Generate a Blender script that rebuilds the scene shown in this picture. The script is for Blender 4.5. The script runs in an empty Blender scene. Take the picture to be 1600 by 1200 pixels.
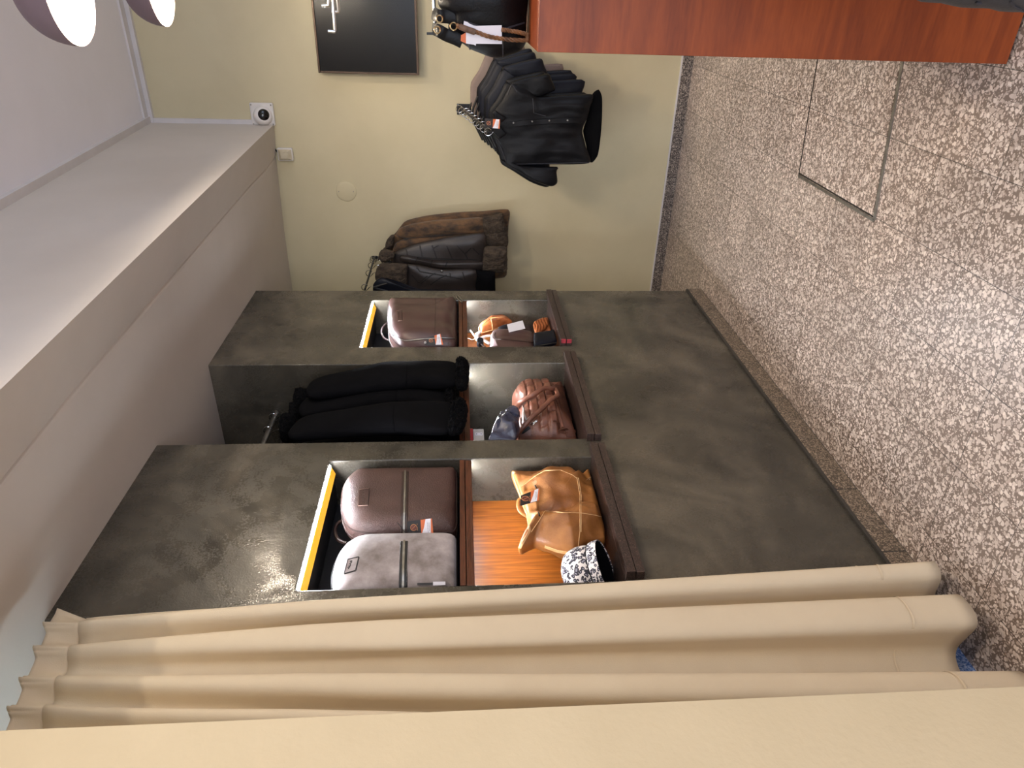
import bpy, bmesh, math, random
from mathutils import Vector, Matrix, noise
from mathutils.bvhtree import BVHTree
random.seed(7)
sc = bpy.context.scene
COL = sc.collection
PI = math.pi

# ------------------------------------------------------------------ camera
RX = Vector((0.5020, -0.8645, -0.0090))     # upright photo: right
RD = Vector((-0.0680, -0.0280, -0.9970))    # upright photo: down
RF = Vector((0.862, 0.501, -0.073))
RX.normalize(); RF = (RF - RX * RF.dot(RX)).normalized(); RD = RF.cross(RX).normalized()
EYE = Vector((0, 0, 1.35)); FPX = 1092.0
cam_d = bpy.data.cameras.new('camera'); cam = bpy.data.objects.new('camera', cam_d); COL.objects.link(cam)
cam_d.sensor_width = 36.0; cam_d.lens = FPX / 1600 * 36; cam_d.clip_start = 0.02; cam_d.clip_end = 60
m = Matrix((RD, RX, -RF)).transposed().to_4x4(); m.translation = EYE; cam.matrix_world = m
sc.camera = cam

# ------------------------------------------------------------------ light and exposure
sc.view_settings.view_transform = 'Standard'; sc.view_settings.look = 'None'
sc.view_settings.exposure = -0.25; sc.view_settings.gamma = 1.0; sc.view_settings.use_curve_mapping = False
w = bpy.data.worlds.new('world'); sc.world = w; w.use_nodes = True
w.node_tree.nodes['Background'].inputs[0].default_value = (0.55, 0.68, 1.0, 1); w.node_tree.nodes['Background'].inputs[1].default_value = 0.6
def area(name, loc, rot, sx, sy, energy, color):
    d = bpy.data.lights.new(name, 'AREA'); d.shape = 'RECTANGLE'; d.size = sx; d.size_y = sy; d.energy = energy; d.color = color
    o = bpy.data.objects.new(name, d); COL.objects.link(o); o.location = loc; o.rotation_euler = rot; return o
DAY = (0.72, 0.82, 1.0)
area('shop_window_daylight', (1.6, -3.9, 1.5), (PI / 2, 0, 0), 3.4, 2.0, 65, DAY)
area('shop_door_daylight', (-2.55, -1.1, 1.25), (0, -PI / 2, 0), 2.2, 3.4, 130, DAY)
WARM = (1.0, 0.86, 0.68)
BULB = 33.0          # watts of each pendant bulb
SPOT_W = 42.0
FILL_W = 30.0        # added fill light on the unseen part of the ceiling
LED_STR = 400.0

# ------------------------------------------------------------------ helpers
def ray(ix, iy): return (RX * (1200 - iy - 600) + RD * (ix - 800) + RF * FPX)
def on(ix, iy, ax, val):
    d = ray(ix, iy); t = (val - EYE[ax]) / d[ax]; return EYE + d * t
def onp(ix, iy, p0, n):
    d = ray(ix, iy); p0 = Vector(p0); n = Vector(n); return EYE + d * ((p0 - EYE).dot(n) / d.dot(n))
def cp(c, pts): return [(c[0] + x / c[2], c[1] + y / c[2]) for x, y in pts]
def lin(c):
    return tuple(((v / 255) / 12.92 if v / 255 <= 0.04045 else ((v / 255 + 0.055) / 1.055) ** 2.4) for v in c) + (1,)

def nz(p, s, seed=0.0): return noise.noise(Vector((p[0] * s + seed, p[1] * s - seed, p[2] * s + 2 * seed)))

class MB:
    def __init__(s): s.v = []; s.f = []; s.m = []
    def add(s, vs, fs, mi=0):
        o = len(s.v); s.v += [tuple(v) for v in vs]; s.f += [tuple(i + o for i in f) for f in fs]; s.m += [mi] * len(fs); return s
    def box(s, a, b, mi=0):
        x0, y0, z0 = [min(a[i], b[i]) for i in range(3)]; x1, y1, z1 = [max(a[i], b[i]) for i in range(3)]
        v = [(x0, y0, z0), (x1, y0, z0), (x1, y1, z0), (x0, y1, z0), (x0, y0, z1), (x1, y0, z1), (x1, y1, z1), (x0, y1, z1)]
        return s.add(v, [(3, 2, 1, 0), (4, 5, 6, 7), (0, 1, 5, 4), (1, 2, 6, 5), (2, 3, 7, 6), (3, 0, 4, 7)], mi)
    def obox(s, c, ux, uy, uz, mi=0):       # oriented box, half vectors
        c, ux, uy, uz = map(Vector, (c, ux, uy, uz))
        v = [c + a * ux + b * uy + d * uz for d in (-1, 1) for a, b in ((-1, -1), (1, -1), (1, 1), (-1, 1))]
        return s.add(v, [(3, 2, 1, 0), (4, 5, 6, 7), (0, 1, 5, 4), (1, 2, 6, 5), (2, 3, 7, 6), (3, 0, 4, 7)], mi)
    def prism(s, pts, d, mi=0):             # polygon extruded by vector d
        d = Vector(d); n = len(pts); v = [Vector(p) for p in pts] + [Vector(p) + d for p in pts]
        return s.add(v, [tuple(range(n))[::-1], tuple(range(n, 2 * n))] + [(i, (i + 1) % n, n + (i + 1) % n, n + i) for i in range(n)], mi)
    def tube(s, path, r, seg=10, closed=False, flat=1.0, ref=None, mi=0):
        P = [Vector(p) for p in path]; n = len(P); rs = r if isinstance(r, (list, tuple)) else [r] * n
        vs = []; prev = None
        for i in range(n):
            t = (P[(i + 1) % n] - P[i - 1]) if closed else (P[min(i + 1, n - 1)] - P[max(i - 1, 0)])
            t.normalize()
            if ref is not None: a = Vector(ref) - t * Vector(ref).dot(t)
            elif prev is None: a = t.orthogonal()
            else: a = prev - t * prev.dot(t)
            a.normalize(); prev = a; b = t.cross(a)
            for k in range(seg):
                q = 2 * PI * k / seg; vs.append(P[i] + a * (math.cos(q) * rs[i] * flat) + b * (math.sin(q) * rs[i]))
        fs = []
        for i in range(n if closed else n - 1):
            j = (i + 1) % n
            for k in range(seg):
                l = (k + 1) % seg; fs.append((i * seg + k, i * seg + l, j * seg + l, j * seg + k))
        if not closed: fs += [tuple(range(seg))[::-1], tuple(range((n - 1) * seg, n * seg))]
        return s.add(vs, fs, mi)
    def lathe(s, prof, c, axis=(0, 0, 1), seg=32, mi=0, sx=1.0):
        ax = Vector(axis).normalized(); a = ax.orthogonal().normalized(); b = ax.cross(a); c = Vector(c); vs = []; fs = []
        for r, h in prof:
            for k in range(seg):
                q = 2 * PI * k / seg; vs.append(c + ax * h + a * (math.cos(q) * r * sx) + b * (math.sin(q) * r))
        for i in range(len(prof) - 1):
            for k in range(seg):
                l = (k + 1) % seg; fs.append((i * seg + k, i * seg + l, (i + 1) * seg + l, (i + 1) * seg + k))
        if prof[0][0] > 1e-5: pass
        return s.add(vs, fs, mi)
    def grid(s, fn, nu, nv, mi=0):
        vs = [fn(i / nu, j / nv) for j in range(nv + 1) for i in range(nu + 1)]
        fs = [(j * (nu + 1) + i, j * (nu + 1) + i + 1, (j + 1) * (nu + 1) + i + 1, (j + 1) * (nu + 1) + i) for j in range(nv) for i in range(nu)]
        return s.add(vs, fs, mi)
    def build(s, name, mats, parent=None, smooth=False, bevel=0, angle=40, subdiv=0, solid=0, recenter=True):
        mats = mats if isinstance(mats, (list, tuple)) else [mats]
        off = Vector((0, 0, 0))
        if parent is None and recenter:
            xs = [v[0] for v in s.v]; ys = [v[1] for v in s.v]; zs = [v[2] for v in s.v]
            off = Vector(((min(xs) + max(xs)) / 2, (min(ys) + max(ys)) / 2, min(zs)))
        elif parent is not None: off = Vector(parent['_w'])
        me = bpy.data.meshes.new(name); me.from_pydata([tuple(Vector(v) - off) for v in s.v], [], s.f)
        for mt in mats: me.materials.append(mt)
        me.polygons.foreach_set('material_index', s.m)
        bm = bmesh.new(); bm.from_mesh(me); bmesh.ops.remove_doubles(bm, verts=bm.verts, dist=1e-6)
        bmesh.ops.recalc_face_normals(bm, faces=bm.faces); bm.to_mesh(me); bm.free()
        o = bpy.data.objects.new(name, me); COL.objects.link(o)
        if parent is not None:
            o.parent = parent
            # the part's own origin is the world origin of its thing
            o['_w'] = parent['_w']
        else:
            o.location = off; o['_w'] = tuple(off)
        if solid: md = o.modifiers.new('solid', 'SOLIDIFY'); md.thickness = solid; md.offset = 0
        if bevel:
            md = o.modifiers.new('bevel', 'BEVEL'); md.width = bevel; md.segments = 2; md.limit_method = 'ANGLE'; md.angle_limit = math.radians(35)
        if subdiv:
            md = o.modifiers.new('sub', 'SUBSURF'); md.levels = subdiv; md.render_levels = subdiv
        if smooth:
            for p in me.polygons: p.use_smooth = True
            if angle < 180:
                try: me.set_sharp_from_angle(angle=math.radians(angle))
                except Exception: pass
        return o

def tag(o, label, cat, group=None):
    o['label'] = label; o['category'] = cat
    if group: o['group'] = group
    return o
def thing(name, label, cat, loc, group=None):
    o = bpy.data.objects.new(name, None); COL.objects.link(o); o.location = Vector(loc); o['_w'] = tuple(Vector(loc)); o.empty_display_size = 0.05
    return tag(o, label, cat, group)
def struct(o): o['kind'] = 'structure'; return o

def smooth_loop(pts, n, smooth=True):
    P = [Vector(p) for p in pts]; k = len(P); out = []
    if smooth:
        dense = []
        for i in range(k):
            p0, p1, p2, p3 = P[i - 1], P[i], P[(i + 1) % k], P[(i + 2) % k]
            for j in range(12):
                t = j / 12
                dense.append(0.5 * ((2 * p1) + (p2 - p0) * t + (2 * p0 - 5 * p1 + 4 * p2 - p3) * t * t + (3 * p1 - p0 - 3 * p2 + p3) * t ** 3) * 1.0)
        lin_d = [P[i].lerp(P[(i + 1) % k], j / 12) for i in range(k) for j in range(12)]
        P = [a * 0.6 + b * 0.4 for a, b in zip(dense, lin_d)]; k = len(P)
    L = [(P[(i + 1) % k] - P[i]).length for i in range(k)]; T = sum(L); acc = 0; i = 0
    for q in range(n):
        d = T * q / n
        while acc + L[i] < d - 1e-9: acc += L[i]; i += 1
        out.append(P[i].lerp(P[(i + 1) % k], (d - acc) / max(L[i], 1e-9)))
    return out
def smooth_path(pts, n):
    P = [Vector(p) for p in pts]; k = len(P); out = []
    for i in range(k - 1):
        p0, p1, p2, p3 = P[max(i - 1, 0)], P[i], P[i + 1], P[min(i + 2, k - 1)]
        for j in range(n):
            t = j / n
            out.append(0.5 * ((2 * p1) + (p2 - p0) * t + (2 * p0 - 5 * p1 + 4 * p2 - p3) * t * t + (3 * p1 - p0 - 3 * p2 + p3) * t ** 3))
    out.append(P[-1]); return out
def pillow(pts, nrm, front, back, n=96, rings=14, p=3.0, side=0.0, disp=None, smooth=True, mb=None):
    """stuffed shape: an outline in its own plane, bulging forward (along nrm) and back"""
    nrm = Vector(nrm).normalized(); O = smooth_loop(pts, n, smooth)
    c = sum(O, Vector()) / n; vs = []; fs = []
    def layer(sgn, depth):
        rows = []
        for r in range(rings):
            f = 1 - (r / rings) ** 1.35
            h = (max(0.0, 1 - f ** p)) ** 0.5
            row = []
            for i, o in enumerate(O):
                q = c + (o - c) * f + nrm * (sgn * (side / 2 + depth * h))
                if disp: q = q + nrm * (sgn * disp(q, 1 - f) * min(1, (1 - f) * 5))
                row.append(len(vs)); vs.append(q)
            rows.append(row)
        q = c + nrm * (sgn * (side / 2 + depth))
        if disp: q = q + nrm * (sgn * disp(q, 1))
        apex = len(vs); vs.append(q)
        for r in range(rings - 1):
            for i in range(n):
                j = (i + 1) % n; fs.append((rows[r][i], rows[r][j], rows[r + 1][j], rows[r + 1][i]))
        for i in range(n): fs.append((rows[-1][i], rows[-1][(i + 1) % n], apex))
        return rows[0]
    a = layer(1, front); b = layer(-1, back)
    for i in range(n):
        j = (i + 1) % n; fs.append((a[j], a[i], b[i], b[j]))
    return (mb or MB()).add(vs, fs)
def poly_px(px, ax, val): return [on(x, y, ax, val) for x, y in px]

class Surf:                                  # finds where a sight line meets a finished shape, to lay seams and labels on it
    def __init__(s, *objs):
        V = []; F = []
        for o in objs:
            w0 = Vector(o['_w']); b = len(V)
            V += [v.co + w0 for v in o.data.vertices]; F += [tuple(i + b for i in p.vertices) for p in o.data.polygons]
        s.t = BVHTree.FromPolygons(V, F)
    def at(s, ix, iy, lift=0.002):
        d = ray(ix, iy).normalized(); l, nn, i, dist = s.t.ray_cast(EYE, d)
        if l is None: l, nn, i, dist = s.t.find_nearest(EYE + d * 2.5); 
        if nn.dot(d) > 0: nn = -nn
        return l + nn * lift, nn
def band(S, px, width, mb=None, lift=0.003, thick=0.003, n=8, mi=0):   # strip lying on a surface along a line of points
    P = [];
    for i in range(len(px) - 1):
        for j in range(n): P.append((px[i][0] + (px[i + 1][0] - px[i][0]) * j / n, px[i][1] + (px[i + 1][1] - px[i][1]) * j / n))
    P.append(px[-1]); Q = [S.at(x, y, lift) for x, y in P]; mb = mb or MB(); vs = []; fs = []
    for i, (q, nn) in enumerate(Q):
        t = (Q[min(i + 1, len(Q) - 1)][0] - Q[max(i - 1, 0)][0]).normalized(); b = t.cross(nn).normalized() * width / 2
        vs += [q - b - nn * thick, q - b * 0.8 + nn * thick * 0.3, q + b * 0.8 + nn * thick * 0.3, q + b - nn * thick]
    for i in range(len(Q) - 1):
        for k in range(3): fs.append((i * 4 + k, i * 4 + k + 1, i * 4 + k + 5, i * 4 + k + 4))
    return mb.add(vs, fs, mi)
def patch(S, quad, lift=0.003, thick=0.002, nu=6, nv=6, mb=None, mi=0, flat=False):      # quad of points laid on a surface
    a, b, c, d = [Vector((x, y, 0)) for x, y in quad]; mb = mb or MB()
    if flat:
        cs = [S.at(x, y, lift) for x, y in quad]; nn = sum((q[1] for q in cs), Vector()).normalized(); vs = [q[0] for q in cs]
        return mb.prism([v for v in vs], nn * thick, mi)
    vs = []
    for j in range(nv + 1):
        for i in range(nu + 1):
            q = (a.lerp(b, i / nu)).lerp(d.lerp(c, i / nu), j / nv); vs.append(S.at(q.x, q.y, lift)[0])
    return mb.add(vs, [(j * (nu + 1) + i, j * (nu + 1) + i + 1, (j + 1) * (nu + 1) + i + 1, (j + 1) * (nu + 1) + i) for j in range(nv) for i in range(nu)], mi)

# ------------------------------------------------------------------ materials
MATS = {}
def M(name, c1, c2=None, scale=6, rough=0.5, bump=0.0, bscale=120, metal=0.0, spec=0.5, lo=0.35, hi=0.65, detail=6, stretch=(1, 1, 1), rvar=0.0, sheen=0.0, coat=0.0, bdist=0.002, dist=0.0):
    if name in MATS: return MATS[name]
    mt = bpy.data.materials.new(name); mt.use_nodes = True; N = mt.node_tree.nodes; L = mt.node_tree.links; b = N['Principled BSDF']
    b.inputs['Roughness'].default_value = rough; b.inputs['Metallic'].default_value = metal; b.inputs['Specular IOR Level'].default_value = spec
    if sheen: b.inputs['Sheen Weight'].default_value = sheen
    if coat: b.inputs['Coat Weight'].default_value = coat; b.inputs['Coat Roughness'].default_value = 0.15
    tc = N.new('ShaderNodeTexCoord'); mp = N.new('ShaderNodeMapping'); mp.inputs['Scale'].default_value = stretch
    L.new(tc.outputs['Object'], mp.inputs['Vector'])
    if c2 is None: c2 = tuple(max(0, v * 0.86) for v in c1)
    t = N.new('ShaderNodeTexNoise'); t.inputs['Scale'].default_value = scale; t.inputs['Detail'].default_value = detail; t.inputs['Roughness'].default_value = 0.6; t.inputs['Distortion'].default_value = dist
    r = N.new('ShaderNodeValToRGB'); r.color_ramp.elements[0].position = lo; r.color_ramp.elements[1].position = hi
    r.color_ramp.elements[0].color = lin(c2); r.color_ramp.elements[1].color = lin(c1)
    L.new(mp.outputs[0], t.inputs['Vector']); L.new(t.outputs['Fac'], r.inputs['Fac']); L.new(r.outputs['Color'], b.inputs['Base Color'])
    if rvar:
        mr = N.new('ShaderNodeMapRange'); mr.inputs['From Min'].default_value = 0.3; mr.inputs['From Max'].default_value = 0.7
        mr.inputs['To Min'].default_value = max(0.02, rough - rvar); mr.inputs['To Max'].default_value = min(1, rough + rvar)
        L.new(t.outputs['Fac'], mr.inputs['Value']); L.new(mr.outputs[0], b.inputs['Roughness'])
    if bump:
        t2 = N.new('ShaderNodeTexNoise'); t2.inputs['Scale'].default_value = bscale; t2.inputs['Detail'].default_value = 4
        L.new(mp.outputs[0], t2.inputs['Vector']); bp = N.new('ShaderNodeBump'); bp.inputs['Strength'].default_value = bump; bp.inputs['Distance'].default_value = bdist
        L.new(t2.outputs['Fac'], bp.inputs['Height']); L.new(bp.outputs[0], b.inputs['Normal'])
    MATS[name] = mt; return mt
def EM(name, color, strength, base=(0.8, 0.8, 0.8)):
    mt = bpy.data.materials.new(name); mt.use_nodes = True; N = mt.node_tree.nodes; b = N['Principled BSDF']
    b.inputs['Base Color'].default_value = base + (1,); b.inputs['Emission Color'].default_value = color + (1,); b.inputs['Emission Strength'].default_value = strength
    return mt
def math_node(N, L, op, a, b=None, c=None):
    n = N.new('ShaderNodeMath'); n.operation = op
    for i, v in enumerate((a, b, c)):
        if v is None: continue
        if isinstance(v, (int, float)): n.inputs[i].default_value = v
        else: L.new(v, n.inputs[i])
    return n.outputs[0]
def terrazzo(name, chipA, chipB, matrix, scale, rough, tiles=False, bump=0.0):
    mt = bpy.data.materials.new(name); mt.use_nodes = True; N = mt.node_tree.nodes; L = mt.node_tree.links; b = N['Principled BSDF']
    b.inputs['Roughness'].default_value = rough
    tc = N.new('ShaderNodeNewGeometry'); pos = tc.outputs['Position']
    wn = N.new('ShaderNodeTexNoise'); wn.inputs['Scale'].default_value = 40; L.new(pos, wn.inputs['Vector'])
    wa = N.new('ShaderNodeVectorMath'); wa.operation = 'SCALE'; wa.inputs['Scale'].default_value = 0.018; L.new(wn.outputs['Color'], wa.inputs[0])
    wv = N.new('ShaderNodeVectorMath'); wv.operation = 'ADD'; L.new(pos, wv.inputs[0]); L.new(wa.outputs[0], wv.inputs[1]); vec = wv.outputs[0]
    def layer(s, frac):
        v = N.new('ShaderNodeTexVoronoi'); v.inputs['Scale'].default_value = s; L.new(vec, v.inputs['Vector'])
        sp = N.new('ShaderNodeSeparateColor'); L.new(v.outputs['Color'], sp.inputs[0])
        keep = math_node(N, L, 'LESS_THAN', sp.outputs[0], frac)
        thr = math_node(N, L, 'ADD', 0.26, math_node(N, L, 'MULTIPLY', sp.outputs[2], 0.30))
        mr = N.new('ShaderNodeMapRange'); mr.inputs['From Min'].default_value = -0.05; mr.inputs['From Max'].default_value = 0.05; L.new(math_node(N, L, 'SUBTRACT', thr, v.outputs['Distance']), mr.inputs['Value'])
        return math_node(N, L, 'MULTIPLY', keep, mr.outputs[0]), sp.outputs[1]
    k1, r1 = layer(scale, 0.9); k2, r2 = layer(scale * 1.9, 0.95)
    chip = N.new('ShaderNodeMix'); chip.data_type = 'RGBA'; chip.inputs[6].default_value = lin(chipA); chip.inputs[7].default_value = lin(chipB); L.new(r1, chip.inputs[0])
    chip2 = N.new('ShaderNodeMix'); chip2.data_type = 'RGBA'; chip2.inputs[6].default_value = lin(chipB); chip2.inputs[7].default_value = lin(chipA); L.new(r2, chip2.inputs[0])
    m1 = N.new('ShaderNodeMix'); m1.data_type = 'RGBA'; m1.inputs[6].default_value = lin(matrix); L.new(k2, m1.inputs[0]); L.new(chip2.outputs[2], m1.inputs[7])
    m2 = N.new('ShaderNodeMix'); m2.data_type = 'RGBA'; L.new(k1, m2.inputs[0]); L.new(m1.outputs[2], m2.inputs[6]); L.new(chip.outputs[2], m2.inputs[7])
    out = m2.outputs[2]
    if tiles:
        sx = N.new('ShaderNodeSeparateXYZ'); L.new(pos, sx.inputs[0]); T = 0.241
        fx = math_node(N, L, 'DIVIDE', math_node(N, L, 'SUBTRACT', sx.outputs[0], 1.21 - 10 * T), T)
        fy = math_node(N, L, 'DIVIDE', math_node(N, L, 'SUBTRACT', sx.outputs[1], 0.397 - 40 * T), T)
        def edge(f): 
            fr = math_node(N, L, 'FRACT', f); return math_node(N, L, 'MINIMUM', fr, math_node(N, L, 'SUBTRACT', 1.0, fr))
        joint = math_node(N, L, 'LESS_THAN', math_node(N, L, 'MINIMUM', edge(fx), edge(fy)), 0.0045)
        cell = N.new('ShaderNodeCombineXYZ'); L.new(math_node(N, L, 'FLOOR', fx), cell.inputs[0]); L.new(math_node(N, L, 'FLOOR', fy), cell.inputs[1])
        wn2 = N.new('ShaderNodeTexWhiteNoise'); L.new(cell.outputs[0], wn2.inputs['Vector'])
        mr = N.new('ShaderNodeMapRange'); mr.inputs['To Min'].default_value = 0.86; mr.inputs['To Max'].default_value = 1.06; L.new(wn2.outputs['Value'], mr.inputs['Value'])
        jm = math_node(N, L, 'MULTIPLY', mr.outputs[0], math_node(N, L, 'SUBTRACT', 1.0, math_node(N, L, 'MULTIPLY', joint, 0.75)))
        mu = N.new('ShaderNodeMix'); mu.data_type = 'RGBA'; mu.blend_type = 'MULTIPLY'; mu.inputs[0].default_value = 1
        L.new(out, mu.inputs[6]); cc = N.new('ShaderNodeCombineColor'); [L.new(jm, cc.inputs[i]) for i in range(3)]; L.new(cc.outputs[0], mu.inputs[7]); out = mu.outputs[2]
    L.new(out, b.inputs['Base Color']); MATS[name] = mt; return mt
def wood(name, c1, c2, stretch, scale=5, rough=0.4, rings=3.0, coat=0.0):
    mt = bpy.data.materials.new(name); mt.use_nodes = True; N = mt.node_tree.nodes; L = mt.node_tree.links; b = N['Principled BSDF']
    b.inputs['Roughness'].default_value = rough
    if coat: b.inputs['Coat Weight'].default_value = coat; b.inputs['Coat Roughness'].default_value = 0.25
    tc = N.new('ShaderNodeTexCoord'); mp = N.new('ShaderNodeMapping'); mp.inputs['Scale'].default_value = stretch; L.new(tc.outputs['Object'], mp.inputs[0])
    n1 = N.new('ShaderNodeTexNoise'); n1.inputs['Scale'].default_value = scale; n1.inputs['Detail'].default_value = 3; n1.inputs['Distortion'].default_value = 0.6; L.new(mp.outputs[0], n1.inputs['Vector'])
    fr = math_node(N, L, 'PINGPONG', math_node(N, L, 'MULTIPLY', n1.outputs['Fac'], rings * 4), 1.0)
    n2 = N.new('ShaderNodeTexNoise'); n2.inputs['Scale'].default_value = scale * 14; n2.inputs['Detail'].default_value = 5; L.new(mp.outputs[0], n2.inputs['Vector'])
    mix = math_node(N, L, 'ADD', math_node(N, L, 'MULTIPLY', fr, 0.45), math_node(N, L, 'MULTIPLY', n2.outputs['Fac'], 0.6))
    r = N.new('ShaderNodeValToRGB'); r.color_ramp.elements[0].position = 0.2; r.color_ramp.elements[1].position = 0.85
    r.color_ramp.elements[0].color = lin(c2); r.color_ramp.elements[1].color = lin(c1); L.new(mix, r.inputs[0]); L.new(r.outputs[0], b.inputs['Base Color'])
    MATS[name] = mt; return mt
def leopard(name, vs=84):
    mt = bpy.data.materials.new(name); mt.use_nodes = True; N = mt.node_tree.nodes; L = mt.node_tree.links; b = N['Principled BSDF']; b.inputs['Roughness'].default_value = 0.8
    tc = N.new('ShaderNodeTexCoord'); mp = N.new('ShaderNodeMapping'); mp.inputs['Scale'].default_value = (1, 1, 1); L.new(tc.outputs['Object'], mp.inputs[0])
    nn = N.new('ShaderNodeTexNoise'); nn.inputs['Scale'].default_value = 60; L.new(mp.outputs[0], nn.inputs['Vector'])
    sc_ = N.new('ShaderNodeVectorMath'); sc_.operation = 'SCALE'; sc_.inputs['Scale'].default_value = 0.016; L.new(nn.outputs['Color'], sc_.inputs[0])
    ad = N.new('ShaderNodeVectorMath'); ad.operation = 'ADD'; L.new(mp.outputs[0], ad.inputs[0]); L.new(sc_.outputs[0], ad.inputs[1])
    v = N.new('ShaderNodeTexVoronoi'); v.inputs['Scale'].default_value = vs; L.new(ad.outputs[0], v.inputs['Vector'])
    r = N.new('ShaderNodeValToRGB'); e = r.color_ramp.elements; e[0].position = 0.0; e[0].color = lin((150, 146, 156)); e[1].position = 1.0; e[1].color = lin((226, 218, 212))
    for p, c in ((0.22, (140, 136, 148)), (0.27, (40, 38, 48)), (0.5, (46, 44, 54)), (0.55, (222, 214, 210))): k = e.new(p); k.color = lin(c)
    L.new(v.outputs['Distance'], r.inputs[0]); L.new(r.outputs[0], b.inputs['Base Color']); MATS[name] = mt; return mt
def microcement():
    mt = bpy.data.materials.new('microcement'); mt.use_nodes = True; N = mt.node_tree.nodes; L = mt.node_tree.links; b = N['Principled BSDF']
    tc = N.new('ShaderNodeNewGeometry'); P = tc.outputs['Position']
    n1 = N.new('ShaderNodeTexNoise'); n1.inputs['Scale'].default_value = 2.6; n1.inputs['Detail'].default_value = 8; n1.inputs['Roughness'].default_value = 0.62; n1.inputs['Distortion'].default_value = 1.2; L.new(P, n1.inputs['Vector'])
    r = N.new('ShaderNodeValToRGB'); e = r.color_ramp.elements; e[0].position = 0.3; e[0].color = lin((52, 49, 43)); e[1].position = 0.72; e[1].color = lin((106, 98, 85)); k = e.new(0.5); k.color = lin((77, 72, 63))
    L.new(n1.outputs['Fac'], r.inputs[0]); L.new(r.outputs[0], b.inputs['Base Color'])
    n2 = N.new('ShaderNodeTexNoise'); n2.inputs['Scale'].default_value = 9; n2.inputs['Detail'].default_value = 5; L.new(P, n2.inputs['Vector'])
    mr = N.new('ShaderNodeMapRange'); mr.inputs['From Min'].default_value = 0.35; mr.inputs['From Max'].default_value = 0.65; mr.inputs['To Min'].default_value = 0.22; mr.inputs['To Max'].default_value = 0.44
    L.new(n2.outputs['Fac'], mr.inputs['Value'])
    n5 = N.new('ShaderNodeTexNoise'); n5.inputs['Scale'].default_value = 130; n5.inputs['Detail'].default_value = 6; n5.inputs['Roughness'].default_value = 0.7; L.new(P, n5.inputs['Vector'])
    n6 = N.new('ShaderNodeTexNoise'); n6.inputs['Scale'].default_value = 7; n6.inputs['Detail'].default_value = 6; n6.inputs['Distortion'].default_value = 1.0; L.new(P, n6.inputs['Vector'])
    sm = N.new('ShaderNodeMapRange'); sm.inputs['From Min'].default_value = 1.02; sm.inputs['From Max'].default_value = 1.10; L.new(math_node(N, L, 'ADD', n5.outputs['Fac'], n6.outputs['Fac']), sm.inputs['Value'])
    mxr = N.new('ShaderNodeMix'); L.new(sm.outputs[0], mxr.inputs[0]); L.new(mr.outputs[0], mxr.inputs[2]); mxr.inputs[3].default_value = 0.10; L.new(mxr.outputs[0], b.inputs['Roughness'])
    n3 = N.new('ShaderNodeTexNoise'); n3.inputs['Scale'].default_value = 210; n3.inputs['Detail'].default_value = 3; L.new(P, n3.inputs['Vector'])
    bp = N.new('ShaderNodeBump'); bp.inputs['Strength'].default_value = 0.32; bp.inputs['Distance'].default_value = 0.0013; L.new(n3.outputs['Fac'], bp.inputs['Height'])
    n4 = N.new('ShaderNodeTexNoise'); n4.inputs['Scale'].default_value = 14; n4.inputs['Detail'].default_value = 4; L.new(P, n4.inputs['Vector'])
    bp2 = N.new('ShaderNodeBump'); bp2.inputs['Strength'].default_value = 0.2; bp2.inputs['Distance'].default_value = 0.006; L.new(n4.outputs['Fac'], bp2.inputs['Height']); L.new(bp.outputs[0], bp2.inputs['Normal'])
    L.new(bp2.outputs[0], b.inputs['Normal']); MATS['microcement'] = mt; return mt
CEMENT = microcement()
PLASTER = M('cream_plaster', (206, 194, 160), (200, 188, 154), 3, 0.75, 0.15, 160)
PLASTER_W = M('warm_cream_plaster', (210, 192, 158), (204, 186, 152), 3, 0.7, 0.35, 70, bdist=0.003)
CEILING = M('grey_white_ceiling', (236, 233, 238), (231, 228, 233), 2, 0.8, 0.08, 150)
SOFFIT = M('grey_beige_soffit', (206, 197, 188), (200, 191, 182), 2.2, 0.7, 0.12, 120)
WHITE = M('white_paint', (214, 208, 206), (206, 200, 198), 8, 0.5)
FLOOR = terrazzo('terrazzo_floor', (230, 215, 203), (182, 164, 152), (128, 112, 101), 80, 0.33, tiles=True)
BASE_T = terrazzo('dark_terrazzo', (190, 176, 162), (112, 102, 98), (62, 55, 52), 130, 0.4)
BASE_K = terrazzo('brown_terrazzo', (172, 154, 134), (120, 105, 90), (82, 71, 60), 120, 0.45)
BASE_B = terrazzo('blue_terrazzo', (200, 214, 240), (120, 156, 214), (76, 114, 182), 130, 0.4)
GRANITE = terrazzo('dark_granite', (92, 74, 68), (62, 48, 44), (46, 37, 35), 190, 0.3)
CHERRY = wood('cherry_veneer', (160, 76, 30), (126, 54, 19), (1.0, 1.2, 9.0), 1.5, 0.42, 1.6)
TEAK = wood('teak_panel', (156, 90, 32), (108, 54, 14), (20, 1, 0.8), 2.2, 0.35, 2.0)
DARKWOOD = wood('dark_shelf_wood', (96, 50, 28), (60, 28, 14), (1, 8, 8), 3, 0.4)
CHROME = M('chrome', (215, 215, 215), (205, 205, 205), 10, 0.16, metal=1.0)
STEEL = M('brushed_steel', (170, 166, 160), (140, 136, 130), 30, 0.4, metal=1.0)
BLACKM = M('black_metal', (24, 24, 26), (18, 18, 20), 10, 0.4)
BLACKP = M('black_plastic', (20, 20, 22), (14, 14, 16), 10, 0.5)
BROWN = M('brown_pebbled_leather', (86, 62, 56), (70, 48, 43), 9, 0.42, 0.7, 330, rvar=0.05, bdist=0.004)
BROWN2 = M('smooth_brown_leather', (88, 64, 60), (72, 50, 46), 5, 0.36, 0.25, 300)
BROWN_D = M('dark_brown_trim', (58, 38, 33), (44, 28, 24), 9, 0.45, 0.3, 300)
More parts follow.
